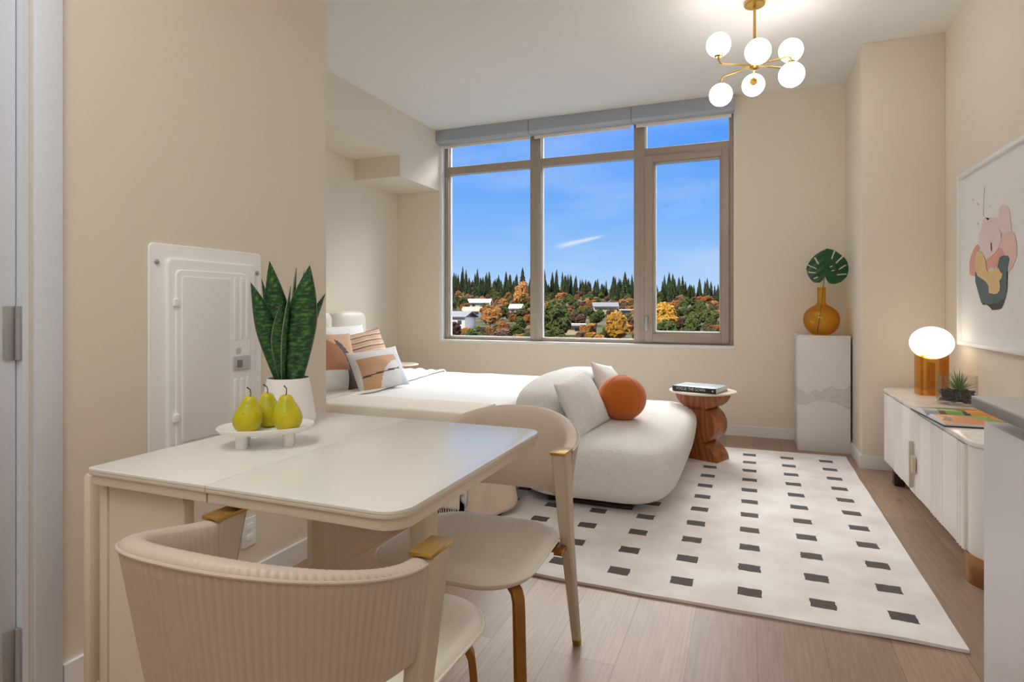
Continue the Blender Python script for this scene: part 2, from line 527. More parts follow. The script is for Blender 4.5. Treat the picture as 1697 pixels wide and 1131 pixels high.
M['conifer'] = tree_mat('dark_evergreen_foliage', [(0.3, c4((32, 42, 26))), (0.5, c4((68, 80, 46))), (0.75, c4((122, 118, 70)))], 2.2)
M['t_orange'] = tree_mat('orange_autumn_foliage', [(0.3, c4((108, 66, 30))), (0.5, c4((186, 116, 52))), (0.75, c4((226, 166, 88)))], 2.2)
M['t_yellow'] = tree_mat('yellow_autumn_foliage', [(0.3, c4((128, 84, 20))), (0.5, c4((206, 142, 30))), (0.75, c4((240, 186, 56)))], 2.2)
M['t_olive'] = tree_mat('olive_green_foliage', [(0.3, c4((42, 50, 22))), (0.5, c4((88, 96, 42))), (0.75, c4((146, 142, 68)))], 2.2)
M['t_russet'] = tree_mat('russet_bare_foliage', [(0.3, c4((72, 52, 40))), (0.5, c4((120, 86, 62))), (0.75, c4((160, 122, 92)))], 2.2)
M['t_red'] = tree_mat('crimson_foliage', [(0.3, c4((130, 40, 44))), (0.5, c4((196, 70, 76))), (0.75, c4((232, 120, 110)))], 2.2)
M['trunk'] = plain('grey_brown_bark', (92, 76, 62), 0.9, var=0.3, nscale=2)
M['ground'] = tree_mat('hillside_undergrowth', [(0.3, c4((40, 42, 24))), (0.5, c4((66, 66, 38))), (0.75, c4((100, 84, 50)))], 0.06)
M['h_white'] = plain('white_house_siding', (214, 210, 198), 0.8, var=0.03, nscale=0.5)
M['h_cream'] = plain('cream_house_siding', (210, 190, 146), 0.8, var=0.04, nscale=0.5)
M['h_grey'] = plain('grey_house_siding', (150, 150, 152), 0.8, var=0.05, nscale=0.5)
M['h_brick'] = plain('brown_house_siding', (168, 122, 96), 0.8, var=0.06, nscale=0.5)
M['r_grey'] = plain('grey_shingle_roof', (112, 110, 112), 0.9, var=0.12, nscale=1.0)
M['r_tan'] = plain('tan_shingle_roof', (178, 140, 116), 0.9, var=0.12, nscale=1.0)
M['r_white'] = plain('pale_flat_roof', (190, 187, 180), 0.9, var=0.04, nscale=1.0)
M['h_glass'] = plain('dark_house_window', (60, 66, 76), 0.15, var=0.1)


# ------------------------------------------------------------------ mesh helpers
def link(name, me, mats, parent=None, loc=None, sharp=40):
    o = bpy.data.objects.new(name, me)
    COL.objects.link(o)
    for m in (mats if isinstance(mats, (list, tuple)) else [mats]):
        me.materials.append(m)
    if parent is not None:
        o.parent = parent
    if loc is not None:
        o.location = loc
    if sharp:
        for p in me.polygons:
            p.use_smooth = True
        me.set_sharp_from_angle(angle=R(sharp))
    return o


def build(name, bm, mats, parent=None, loc=None, sharp=40, recalc=True):
    me = bpy.data.meshes.new(name)
    if recalc:
        bmesh.ops.recalc_face_normals(bm, faces=bm.faces)
    bm.to_mesh(me)
    bm.free()
    return link(name, me, mats, parent, loc, sharp)


def tag(o, label=None, cat=None, group=None, kind=None):
    if label:
        o['label'] = label
    if cat:
        o['category'] = cat
    if group:
        o['group'] = group
    if kind:
        o['kind'] = kind
    return o


def thing(name, label, cat, loc=(0, 0, 0), rz=0.0, group=None):
    o = bpy.data.objects.new(name, None)
    o.empty_display_size = 0.1
    COL.objects.link(o)
    o.location = loc
    o.rotation_euler = (0, 0, rz)
    return tag(o, label, cat, group)


def bx(bm, x0, x1, y0, y1, z0, z1, bev=0.0, mi=0, seg=2):
    r = bmesh.ops.create_cube(bm, size=1.0)
    vs = r['verts']
    for v in vs:
        v.co = Vector(((x0 + x1) / 2 + v.co.x * (x1 - x0), (y0 + y1) / 2 + v.co.y * (y1 - y0), (z0 + z1) / 2 + v.co.z * (z1 - z0)))
    fs = list({f for v in vs for f in v.link_faces})
    for f in fs:
        f.material_index = mi
    if bev:
        es = list({e for v in vs for e in v.link_edges})
        bmesh.ops.bevel(bm, geom=es, offset=bev, segments=seg, affect='EDGES', profile=0.5, clamp_overlap=True)
    return bm


def box(name, x0, x1, y0, y1, z0, z1, mat, parent=None, bev=0.003, kind=None):
    o = build(name, bx(bmesh.new(), x0, x1, y0, y1, z0, z1, bev), mat, parent)
    if kind:
        o['kind'] = kind
    return o


def lathe(bm, prof, n=32, c=(0, 0, 0), mi=0, sx=1.0, sy=1.0, cap=True):
    rings = []
    for r, z in prof:
        rings.append([bm.verts.new((c[0] + sx * r * math.cos(2 * PI * k / n), c[1] + sy * r * math.sin(2 * PI * k / n), c[2] + z)) for k in range(n)])
    for a, b in zip(rings, rings[1:]):
        for k in range(n):
            f = bm.faces.new((a[k], a[(k + 1) % n], b[(k + 1) % n], b[k]))
            f.material_index = mi
    if cap:
        for ring, rv in ((rings[0], prof[0][0]), (rings[-1], prof[-1][0])):
            if rv > 1e-5:
                f = bm.faces.new(ring)
                f.material_index = mi
    return bm


def tube(bm, pts, rad, n=10, mi=0, flat=1.0):
    """round (or flattened) bar along a path; rad is a number or a list"""
    pts = [Vector(p) for p in pts]
    rings = []
    up = Vector((0, 0, 1))
    prev = None
    for i, p in enumerate(pts):
        t = (pts[min(i + 1, len(pts) - 1)] - pts[max(i - 1, 0)]).normalized()
        if prev is None:
            s = t.cross(up)
            if s.length < 1e-3:
                s = Vector((1, 0, 0))
        else:
            s = prev - t * prev.dot(t)
        s.normalize()
        prev = s
        u = s.cross(t).normalized()
        r = rad[i] if isinstance(rad, (list, tuple)) else rad
        rings.append([bm.verts.new(p + s * r * math.cos(2 * PI * k / n) + u * r * flat * math.sin(2 * PI * k / n)) for k in range(n)])
    for a, b in zip(rings, rings[1:]):
        for k in range(n):
            f = bm.faces.new((a[k], a[(k + 1) % n], b[(k + 1) % n], b[k]))
            f.material_index = mi
    for rg in (rings[0], rings[-1]):
        f = bm.faces.new(rg)
        f.material_index = mi
    return bm


def sections(bm, secs, mi=0):
    """bridge a list of closed vertex loops (each a list of points)"""
    rings = [[bm.verts.new(p) for p in s] for s in secs]
    n = len(rings[0])
    for a, b in zip(rings, rings[1:]):
        for k in range(n):
            f = bm.faces.new((a[k], a[(k + 1) % n], b[(k + 1) % n], b[k]))
            f.material_index = mi
    for rg in (rings[0], rings[-1]):
        f = bm.faces.new(rg)
        f.material_index = mi
    return bm


def rrect(x0, x1, y0, y1, r, seg=6):
    """rounded rectangle outline; r is a number or radii for (x1y1, x0y1, x0y0, x1y0)"""
    rs = r if isinstance(r, (list, tuple)) else (r,) * 4
    out = []
    for (cx, cy, a0), q in zip(((x1, y1, 0), (x0, y1, 90), (x0, y0, 180), (x1, y0, 270)), rs):
        sx = -1 if cx == x1 else 1
        sy = -1 if cy == y1 else 1
        if q < 1e-4:
            out.append((cx, cy))
            continue
        for k in range(seg + 1):
            a = R(a0 + 90 * k / seg)
            out.append((cx + sx * q + q * math.cos(a), cy + sy * q + q * math.sin(a)))
    return out


def slab(bm, outline, z0, z1, edge=0.0, mi=0, seg=3):
    """extruded outline with softened top and bottom edges"""
    n = len(outline)
    cx = sum(p[0] for p in outline) / n
    cy = sum(p[1] for p in outline) / n
    hx = max(abs(p[0] - cx) for p in outline)
    hy = max(abs(p[1] - cy) for p in outline)

    def ins(d):
        return [(cx + (p[0] - cx) * (hx - d) / hx, cy + (p[1] - cy) * (hy - d) / hy) for p in outline]
    lv = []
    if edge:
        for k in range(seg + 1):
            a = PI / 2 * k / seg
            lv.append((edge * (1 - math.sin(a)), z0 + edge * (1 - math.cos(a))))
        for k in range(seg + 1):
            a = PI / 2 * k / seg
            lv.append((edge * (1 - math.cos(a)), z1 - edge * (1 - math.sin(a))))
    else:
        lv = [(0, z0), (0, z1)]
    return sections(bm, [[(x, y, z) for x, y in ins(d)] for d, z in lv], mi)


def sgn(a, e):
    return math.copysign(abs(a) ** e, a)


def superquad(bm, c, h, e1=0.6, e2=0.5, nu=48, nv=28, mi=0, wob=0.0, fn=None):
    rings = []
    for j in range(1, nv):
        ph = -PI / 2 + PI * j / nv
        ring = []
        for i in range(nu):
            th = 2 * PI * i / nu
            x = h[0] * sgn(math.cos(ph), e1) * sgn(math.cos(th), e2)
            y = h[1] * sgn(math.cos(ph), e1) * sgn(math.sin(th), e2)
            z = h[2] * sgn(math.sin(ph), e1)
            p = Vector((c[0] + x, c[1] + y, c[2] + z))
            if fn:
                p = fn(p)
            if wob:
                p += noise.noise_vector(p * 4.0) * wob
            ring.append(bm.verts.new(p))
        rings.append(ring)
    for a, b in zip(rings, rings[1:]):
        for k in range(nu):
            f = bm.faces.new((a[k], a[(k + 1) % nu], b[(k + 1) % nu], b[k]))
            f.material_index = mi
    bm.faces.new(rings[0]).material_index = mi
    bm.faces.new(rings[-1]).material_index = mi
    return bm


def pillow(bm, w, h, t, n=40, pinch=0.07, wr=0.006, seed=0.0, pick=None, back=0, plump=0.55):
    """scatter cushion standing in its own XZ plane, front towards -Y; pick(u,v) chooses a material index"""
    uvl = bm.loops.layers.uv.verify()
    grids = []
    for side in (-1, 1):
        g = []
        for j in range(n + 1):
            row = []
            for i in range(n + 1):
                u = -1 + 2 * i / n
                v = -1 + 2 * j / n
                x = u * w / 2 * (1 - pinch * (1 - v * v) * abs(u))
                z = v * h / 2 * (1 - pinch * (1 - u * u) * abs(v))
                d = ((1 - u * u) * (1 - v * v)) ** plump
                y = side * t / 2 * d
                q = Vector((x * 6 + seed, side * 3.0, z * 6 + seed))
                y += side * wr * noise.noise(q * 1.7) * min(1, 4 * (1 - max(abs(u), abs(v))))
                row.append((Vector((x, y, z)), u, v))
            g.append(row)
        grids.append(g)
    front = [[bm.verts.new(p[0]) for p in r] for r in grids[0]]
    back_v = [[(front[j][i] if i in (0, n) or j in (0, n) else bm.verts.new(grids[1][j][i][0])) for i in range(n + 1)] for j in range(n + 1)]
    for side, vv in ((0, front), (1, back_v)):
        for j in range(n):
            for i in range(n):
                q = [vv[j][i], vv[j][i + 1], vv[j + 1][i + 1], vv[j + 1][i]]
                uvq = [(i / n, j / n), ((i + 1) / n, j / n), ((i + 1) / n, (j + 1) / n), (i / n, (j + 1) / n)]
                if side:
                    q.reverse()
                    uvq.reverse()
                f = bm.faces.new(q)
                for lp, w_ in zip(f.loops, uvq):
                    lp[uvl].uv = w_
                u = -1 + 2 * (i + .5) / n
                v = -1 + 2 * (j + .5) / n
                f.material_index = (pick(u, v) if pick else 0) if side == 0 else back
    return bm


def sheet(name, fn, nu, nv, mat, parent=None, thick=0.012):
    """cloth: fn(u,v) -> point, u,v in 0..1, given thickness by a Solidify modifier"""
    bm = bmesh.new()
    uvl = bm.loops.layers.uv.verify()
    vs = [[bm.verts.new(fn(i / nu, j / nv)) for i in range(nu + 1)] for j in range(nv + 1)]
    for j in range(nv):
        for i in range(nu):
            f = bm.faces.new((vs[j][i], vs[j][i + 1], vs[j + 1][i + 1], vs[j + 1][i]))
            for lp, w_ in zip(f.loops, ((i, j), (i + 1, j), (i + 1, j + 1), (i, j + 1))):
                lp[uvl].uv = (w_[0] / nu, w_[1] / nv)
    o = build(name, bm, mat, parent, sharp=60, recalc=False)
    s = o.modifiers.new('thickness', 'SOLIDIFY')
    s.thickness = thick
    s.offset = 0
    return o


def copy_tree(o, parent=None):
    c = o.copy()
    COL.objects.link(c)
    if parent is not None:
        c.parent = parent
    for ch in list(o.children):
        copy_tree(ch, c)
    return c


def struct(o):
    o['kind'] = 'structure'
    return o


# ================================================================== ROOM SHELL
ZC = 3.03
XL, XR, YW = -1.893, 1.245, 5.71
XB, XA = -3.112, -3.64            # bulkhead face, alcove back wall
YN = 2.34                          # end of the near left wall
YF = -2.6                          # wall behind the camera
struct(box('floor', XA - .1, XR + .1, YF - .1, YW + .2, -0.08, 0, M['floor'], bev=0))
struct(box('ceiling', XA - .1, XR + .1, YF - .1, YW + .2, ZC, ZC + 0.1, M['ceiling'], bev=0))
struct(box('wall_right', XR, XR + .1, YF, YW + .1, 0, ZC, M['wall'], bev=0))
struct(box('wall_front', XA, XR + .1, YF - .1, YF, 0, ZC, M['wall'], bev=0))
struct(box('wall_pillar', 0.748, XR, 4.889, YW, 0, ZC, M['wall'], bev=0.004))
# window wall with its opening
WX0, WX1, WZ0, WZ1 = -3.112, -0.125, 0.775, 3.0
bm = bmesh.new()
bx(bm, XA - .1, WX0, YW, YW + .16, 0, ZC)
bx(bm, WX1, 0.80, YW, YW + .16, 0, ZC)
bx(bm, WX0, WX1, YW, YW + .16, 0, WZ0)
bx(bm, WX0, WX1, YW, YW + .16, WZ1, ZC)
struct(build('wall_window', bm, M['wall'], sharp=0))
struct(box('wall_alcove', XA - .1, XA, YN - .12, YW, 0, ZC, M['wall'], bev=0))
# near left wall, with the doorway at its camera end
DY1 = 1.062                        # hinge side of the doorway
bm = bmesh.new()
bx(bm, XL - .12, XL, DY1, YN, 0, ZC)
bx(bm, XL - .12, XL, DY1 - .92, DY1, 2.42, ZC)
bx(bm, XL - .12, XL, YF, DY1 - .92, 0, ZC)
bx(bm, XA, XL - .12, YN - .12, YN, 0, ZC)
struct(build('wall_left', bm, M['wall'], sharp=0))
# stepped bulkhead over the bed alcove
bm = bmesh.new()
bx(bm, XA, XB, YN, 4.926, 2.61, ZC)
bx(bm, XA, XB, 4.926, YW, 2.405, ZC)
struct(build('wall_bulkhead', bm, M['wall'], sharp=0))


def base_run(name, x0, x1, y0, y1):
    struct(box(name, x0, x1, y0, y1, 0, 0.09, M['trim'], bev=0))


base_run('baseboard_window', XA, 0.748, YW - .014, YW)
base_run('baseboard_pillar', 0.748, XR, 4.875, 4.889)
base_run('baseboard_pillar_side', 0.734, 0.748, 4.875, YW - .014)
base_run('baseboard_right', XR - .014, XR, YF, 4.875)
base_run('baseboard_left', XL, XL + .014, DY1 + .09, YN + .014)
base_run('baseboard_left_end', XL - .12, XL, YN, YN + .014)
base_run('baseboard_alcove', XA, XA + .014, YN, YW)

# door at the far left
struct(box('trim_1', XL, XL + .016, DY1 + .01, DY1 + .084, 0, 2.42, M['door_white']))
struct(box('trim_2', XL, XL + .016, DY1 - .99, DY1 + .084, 2.42, 2.49, M['door_white']))
struct(box('trim_3', XL, XL + .016, DY1 - .99, DY1 - .92, 0, 2.42, M['door_white']))
dr = struct(thing('door_1', None, None, (XL, DY1, 0)))
bm = bmesh.new()
bx(bm, -.12, 0.004, -.016, 0.0, 0, 2.42)
bx(bm, -.12, 0.004, -.92, -.904, 0, 2.42)
bx(bm, -.12, 0.004, -.92, 0, 2.405, 2.42)
build('door_jamb', bm, M['door_white'], dr)
box('door_leaf', -.062, -.02, -.902, -.019, 0.008, 2.403, M['door_white'], dr, bev=0.002)
for z0 in (1.002, 0.10, 2.16):
    bm = bmesh.new()
    tube(bm, [(-.008, -.018, z0), (-.008, -.018, z0 + .15)], .0085, 14)
    for k in range(1, 5):
        tube(bm, [(-.008, -.018, z0 + .03 * k - .001), (-.008, -.018, z0 + .03 * k + .001)], .0092, 14)
    bx(bm, -.0195, -.016, -.05, -.018, z0, z0 + .15, 0.001)
    bx(bm, -.015, 0.0045, -.0185, -.0155, z0, z0 + .15, 0.001)
    build('hinge', bm, M['silver'], dr)

# ------------------------------------------------------------------ window
FY0, FY1 = 5.77, 5.85
win = struct(thing('window_1', None, None, (0, 0, 0)))
Z0, Z1 = 0.797, 2.98
bm = bmesh.new()
for a in ((-3.08, -3.035), (-2.094, -1.977), (-1.034, -0.928), (-0.172, -0.127)):
    bx(bm, a[0], a[1], FY0, FY1, Z0, Z1, 0.003)
for a, b in ((-3.035, -2.094), (-1.977, -1.034), (-0.928, -0.172)):
    bx(bm, a, b, FY0 + .004, FY1, Z0, Z0 + 0.036, 0.002)
    bx(bm, a, b, FY0 + .004, FY1, Z1 - .04, Z1, 0.002)
    bx(bm, a, b, FY0 + .004, FY1, 2.583, 2.665, 0.003)
bx(bm, -2.04, -2.031, FY0 - .004, FY0 + .01, Z0, Z1)      # joint line of the coupled frames
bx(bm, -0.986, -0.976, FY0 - .004, FY0 + .01, Z0, Z1)
build('window_frame', bm, M['frame'], win)
# opening casement sash
bm = bmesh.new()
sx0, sx1, sz0, sz1 = -0.928, -0.172, 0.815, 2.585
gx0, gx1, gz0, gz1 = -0.84, -0.252, 0.914, 2.512
for (x0, x1, z0, z1) in ((sx0, gx0 - .014, sz0, sz1), (gx1 + .014, sx1, sz0, sz1), (gx0 - .014, gx1 + .014, sz0, gz0 - .014), (gx0 - .014, gx1 + .014, gz1 + .014, sz1)):
    bx(bm, x0, x1, FY0 - .018, FY1 - .01, z0, z1, 0.004)
for (x0, x1, z0, z1) in ((gx0 - .016, gx0, gz0 - .016, gz1 + .016), (gx1, gx1 + .016, gz0 - .016, gz1 + .016), (gx0, gx1, gz0 - .016, gz0), (gx0, gx1, gz1, gz1 + .016)):
    bx(bm, x0, x1, FY0 - .004, FY1 - .01, z0, z1, 0.001)
build('casement_sash', bm, M['frame'], win)
panes = [(-3.035, -2.094, 0.833, 2.583), (-3.035, -2.094, 2.665, 2.94), (-1.977, -1.034, 0.833, 2.583), (-1.977, -1.034, 2.665, 2.94),
         (gx0, gx1, gz0, gz1), (-0.928, -0.172, 2.665, 2.94)]
for (x0, x1, z0, z1) in panes:
    box('window_pane', x0, x1, FY1 - .035, FY1 - .029, z0, z1, M['glass'], win, bev=0)
    bm = bmesh.new()
    g = 0.012
    bx(bm, x0, x0 + g, FY1 - .05, FY1 - .012, z0, z1)
    bx(bm, x1 - g * .4, x1, FY1 - .05, FY1 - .012, z0, z1)
    bx(bm, x0 + g, x1 - g * .4, FY1 - .05, FY1 - .012, z0, z0 + g * .6)
    build('glazing_bead', bm, M['gasket'], win, sharp=0)
bm = bmesh.new()
bx(bm, -0.925, -0.892, FY0 - .028, FY0 - .016, 0.925, 1.065, 0.004)
bx(bm, -0.918, -0.898, FY0 - .052, FY0 - .026, 1.02, 1.04, 0.003)
bx(bm, -0.919, -0.897, FY0 - .056, FY0 - .044, 0.93, 1.06, 0.004)
tag(build('window_handle', bm, M['silver'], win), 'silver window handle')
# white reveal lining and sill
bm = bmesh.new()
bx(bm, WX0 - .002, WX0 + .03, YW - .001, FY0 + .01, WZ0, 2.99)
bx(bm, WX1 - .006, WX1 + .002, YW - .001, FY0 + .01, WZ0, 2.99)
bx(bm, WX0 - .002, WX1 + .002, YW - .006, FY0 + .01, WZ0 - .004, 0.799, 0.002)
struct(build('trim_4', bm, M['trim'], sharp=0))

# roller blinds, rolled right up
for (x0, x1, lab) in ((-3.112, -2.062, 'left roller blind in grey fascia case above the leftmost window bay'),
                      (-2.057, -1.034, 'middle roller blind in grey fascia case above the central window bay'),
                      (-1.029, -0.125, 'right roller blind in grey fascia case above the opening casement')):
    t = thing('roller_blind', lab, 'blind', ((x0 + x1) / 2, YW, 2.86), 0, 'rolled-up roller blinds')
    w = (x1 - x0) / 2
    bm = bmesh.new()
    sec = [(-.09, .168), (-.09, .055), (-.07, .032), (.03, .032), (.03, .168)]
    sections(bm, [[(-w, y, z) for y, z in sec], [(w, y, z) for y, z in sec]])
    build('fascia_case', bm, M['blind_case'], t, sharp=25)
    bm = bmesh.new()
    bx(bm, -w + .025, w - .025, .005, .02, -.002, .034, 0.004)
    build('hem_bar', bm, M['blind_hem'], t)

# ================================================================== RUG
bm = bmesh.new()
nx, ny = 64, 72
gx = [-1.46 + (0.678 + 1.46) * i / nx for i in range(nx + 1)]
gy = [2.40 + (5.15 - 2.40) * j / ny for j in range(ny + 1)]


def rug_pt(x, y, top):
    e = min(1.0, (y - 2.40) / 0.25)
    lift = 0.006 * max(0, noise.noise(Vector((x * 3.1, 0, 4)))) * (1 - e)
    yy = y + 0.010 * noise.noise(Vector((x * 4.0, 7, 0))) * (1 - e)
    xx = x + 0.006 * noise.noise(Vector((9, y * 3.0, 0))) * max(0, 1 - (0.678 - x) / .2)
    return (xx, yy, (0.012 + lift) if top else 0.001 + lift * .6)


tv = [[bm.verts.new(rug_pt(x, y, True)) for x in gx] for y in gy]
bv = [[bm.verts.new(rug_pt(x, y, False)) for x in gx] for y in gy]
for j in range(ny):
    for i in range(nx):
        bm.faces.new((tv[j][i], tv[j][i + 1], tv[j + 1][i + 1], tv[j + 1][i]))
        bm.faces.new((bv[j][i], bv[j + 1][i], bv[j + 1][i + 1], bv[j][i + 1]))
for i in range(nx):
    bm.faces.new((tv[0][i], bv[0][i], bv[0][i + 1], tv[0][i + 1]))
    bm.faces.new((tv[ny][i], tv[ny][i + 1], bv[ny][i + 1], bv[ny][i]))
for j in range(ny):
    bm.faces.new((tv[j][0], tv[j + 1][0], bv[j + 1][0], bv[j][0]))
    bm.faces.new((tv[j][nx], bv[j][nx], bv[j + 1][nx], tv[j + 1][nx]))
tag(build('area_rug', bm, M['rug']), 'cream area rug with rows of charcoal dashes on the oak floor', 'rug')

# ================================================================== DINING TABLE
TX0, TX1, TY0, TY1, TS = -1.533, -0.625, 0.99, 1.845, -1.135
t = thing('dining_table', 'cream drop-leaf dining table with rounded corners beside the left wall', 'table', (TS, 1.42, 0))
lx0, lx1, ly0, ly1 = TX0 - TS, TX1 - TS, TY0 - 1.42, TY1 - 1.42
build('tabletop', slab(slab(bmesh.new(), rrect(lx0, -.001, ly0, ly1, (.0, .012, .012, .0)), .741, .75, .002, 0),
                       rrect(lx0, -.001, ly0, ly1, (.0, .012, .012, .0)), .733, .741, .001, 1), [M['table'], M['table_edge']], t)
build('table_leaf', slab(slab(bmesh.new(), rrect(.001, lx1, ly0, ly1, (.06, 0, 0, .06), 10), .741, .75, .002, 0),
                         rrect(.001, lx1, ly0, ly1, (.06, 0, 0, .06), 10), .733, .741, .001, 1), [M['table'], M['table_edge']], t)
bm = bmesh.new()
slab(bm, rrect(lx0 + .006, -.003, ly0 + .006, ly1 - .006, (.0, .01, .01, .0)), .708, .7325, .002)
slab(bm, rrect(.003, lx1 - .006, ly0 + .006, ly1 - .006, (.056, 0, 0, .056), 10), .708, .7325, .002)
build('apron', bm, M['cream_frame'], t)
for x in (-1.15, -0.822):
    bm = bmesh.new()
    slab(bm, rrect(x - TS - .031, x - TS + .031, -.031, .031, .014, 3), 0.0, .708, .002)
    build('leg', bm, M['cream_frame'], t)
build('drop_leaf', bx(bmesh.new(), lx0 - .042, lx0 - .012, ly0 + .015, ly0 + .215, .19, .728, .012), M['cream_frame'], t)
bm = bmesh.new()
bx(bm, lx0 + .002, lx0 + .030, ly0 + .03, ly0 + .075, 0, .707, .003)
bx(bm, lx0 + .002, lx0 + .030, ly1 - .060, ly1 - .03, 0, .707, .003)
bx(bm, lx0 + .002, lx0 + .030, ly0 + .075, ly1 - .060, .64, .707, .003)
build('gate_frame', bm, M['cream_frame'], t)
bm = bmesh.new()
slab(bm, rrect(0, .262, .04, .70, (.02, .002, .002, .02), 6), 0, .028, .002)
bmesh.ops.transform(bm, matrix=Matrix(((1, 0, 0, lx0 + .032), (0, 0, 1, ly0 + .034), (0, 1, 0, 0), (0, 0, 0, 1))), verts=bm.verts)
build('gate_panel', bm, M['cream_frame'], t)
build('crossbar', bx(bmesh.new(), lx0 + .03, lx0 + .30, .02, .05, .60, .706, .003), M['cream_frame'], t)


# ================================================================== DINING CHAIRS
def make_chair():
    t = thing('dining_chair', None, 'chair', (0, 0, 0), 0, 'barrel-back dining chairs')
    a_, b_ = 0.272, 0.325
    N = 560
    ribs = 66

    def plan(s):
        """s in -1..1 round the back, returns point, outward normal, closeness to middle"""
        ph = s * PI / 2 * 1.0
        x = a_ * sgn(math.sin(ph), 0.86) - .022 * s ** 7
        y = -b_ * sgn(math.cos(ph), 0.86)
        nrm = Vector((math.sin(ph) / a_, -math.cos(ph) / b_, 0)).normalized()
        return Vector((x, y, 0)), nrm, math.cos(ph)
    bm = bmesh.new()
    rings = []
    for k in range(N + 1):
        s = (-1 + 2 * k / N) * .945
        p, nr, m = plan(s)
        zt = .690 + .086 * (m ** 1.3)
        zb = .530 - .045 * m
        rib = 0.0026 * abs(math.sin(s * PI * ribs / 2))
        th = 0.021
        prof = []
        # outer face bottom -> top, rounded rim, inner face top -> bottom
        for q in (0.0, 0.03, .12, .3, .5, .7, .86, .95):
            prof.append((th + rib * min(1, q * 12), q))
        for ang in (50, 75, 100, 130, 155):
            a2 = R(ang)
            prof.append((th * math.cos(a2 - R(0)) + rib * .6, 0.95 + .05 * math.sin(a2)))
        for q in (.95, .8, .55, .3, .1, 0.0):
            prof.append((-th - rib * .35 * min(1, q * 10), q))
        ring = []
        for off, q in prof:
            z = zb + (zt - zb) * q
            flare = 0.045 * (1 - q) * min(1, 2.2 * m)
            ring.append(p + nr * (off - flare) + Vector((0, 0, z)))
        rings.append(ring)
    sections(bm, rings)
    build('backrest', bm, M['leather'], t, sharp=50)
    bm = bmesh.new()
    pts = []
    for k in range(97):
        s = (-1 + 2 * k / 96) * .94
        p, nr, m = plan(s)
        zt = .690 + .086 * (m ** 1.3)
        zb = .530 - .045 * m
        pts.append(p + nr * 0.0215 + Vector((0, 0, zb + (zt - zb) * .955)))
    tube(bm, pts, .0034, 8)
    build('piping', bm, M['leather'], t)
    for sd in (-1, 1):
        def sec(z, y, x, wx, wy):
            return [(sd * x + dx * wx, y + dy * wy, z) for dx, dy in ((-1, -.7), (-.7, -1), (.7, -1), (1, -.7), (1, .7), (.7, 1), (-.7, 1), (-1, .7))]
        bm = bmesh.new()
        sections(bm, [sec(.018, -.166, .258, .013, .015), sec(.22, -.106, .258, .0155, .021), sec(.46, -.042, .257, .019, .032), sec(.60, -.012, .257, .0225, .038), sec(.692, .008, .257, .0235, .041)])
        lg = build('rear_leg', bm, M['chair_wood'], t, sharp=30)
        bm = bmesh.new()
        sections(bm, [sec(0.0, -.171, .258, .0125, .014), sec(.022, -.165, .258, .0138, .0158)])
        tag(build('foot_tip', bm, M['brass'], lg), 'brass foot tip')
        bm = bmesh.new()
        bx(bm, sd * .257 - .0245, sd * .257 + .0245, -.036, .051, .692, .701, .0015)
        tag(build('arm_cap', bm, M['brass'], lg), 'brass arm cap')
        # bent front leg
        bm = bmesh.new()
        path = [(.09, .20), (.15, .235), (.19, .255), (.206, .264), (.214, .27), (.217, .274), (.222, .28), (.231, .292)]
        zs = [.378, .378, .375, .362, .340, .30, .18, 0.0]
        secs = []
        d = Vector((.88, .47, 0)).normalized()
        sdv = Vector((-d.y, d.x, 0))
        tv_ = [(0, 1), (.15, .99), (.4, .9), (.72, .68), (.9, .42), (.98, .15), (1, 0), (1, 0)]
        for (x, y), z, (nu_, nz_) in zip(path, zs, tv_):
            up_ = d * nu_ + Vector((0, 0, nz_))
            secs.append([(sd * (x + sdv.x * a * .018 + up_.x * b * .009), y + sdv.y * a * .018 + up_.y * b * .009, z + up_.z * b * .009) for a, b in ((-1, -.7), (-.8, -1), (.8, -1), (1, -.7), (1, .7), (.8, 1), (-.8, 1), (-1, .7))])
        sections(bm, secs)
        tag(build('front_leg', bm, M['gold_wood'], t, sharp=30), 'antique gold bent front leg')
        bm = bmesh.new()
        bx(bm, min(sd * .17, sd * .262), max(sd * .17, sd * .262), -.085, -.045, .352, .388, .002)
        bx(bm, min(sd * .235, sd * .262), max(sd * .235, sd * .262), -.085, .02, .372, .388, .002)
        build('bracket', bm, M['gold_wood'], t)
    # seat
    out = rrect(-.245, .245, -.115, .355, (.13, .11, .15, .15)[0:1] * 4, 10)
    out = [(x * (1.0 + .12 * (y - .1)), y + .018 * (1 - (x / .25) ** 2) * (1 if y > .2 else 0)) for x, y in out]
    bm = bmesh.new()
    lv = [(.045, .385), (.012, .392), (.002, .402), (0, .412), (.003, .419), (.012, .425), (.03, .430), (.07, .434), (.13, .436), (.19, .437)]
    cx, cy = 0, .12

    def ins(d):
        return [(cx + (x - cx) * (1 - d / .25), cy + (y - cy) * (1 - d / .25)) for x, y in out]
    sections(bm, [[(x, y, z) for x, y in ins(d)] for d, z in lv])
    build('seat', bm, M['leather_seat'], t, sharp=60)
    bm = bmesh.new()
    rim = [(x, y, .4125) for x, y in ins(-.0015)]
    rim.append(rim[0])
    tube(bm, rim, .0035, 8)
    build('seat_piping', bm, M['leather_seat'], t)
    return t


chair = make_chair()
chair['label'] = 'cream barrel-back dining chair in the foreground, ribbed back to the viewer'
chair.location = (-0.815, 0.985, 0)
c2 = copy_tree(chair)
c2['label'] = 'cream barrel-back dining chair tucked under the far side of the table'
c2.location = (-0.805, 1.805, 0)
c2.rotation_euler = (0, 0, PI)

# ================================================================== BREAKER PANEL
t = thing('breaker_panel', 'white metal breaker panel set into the left wall above the table', 'electrical panel', (XL, 1.672, 0.93), 0)


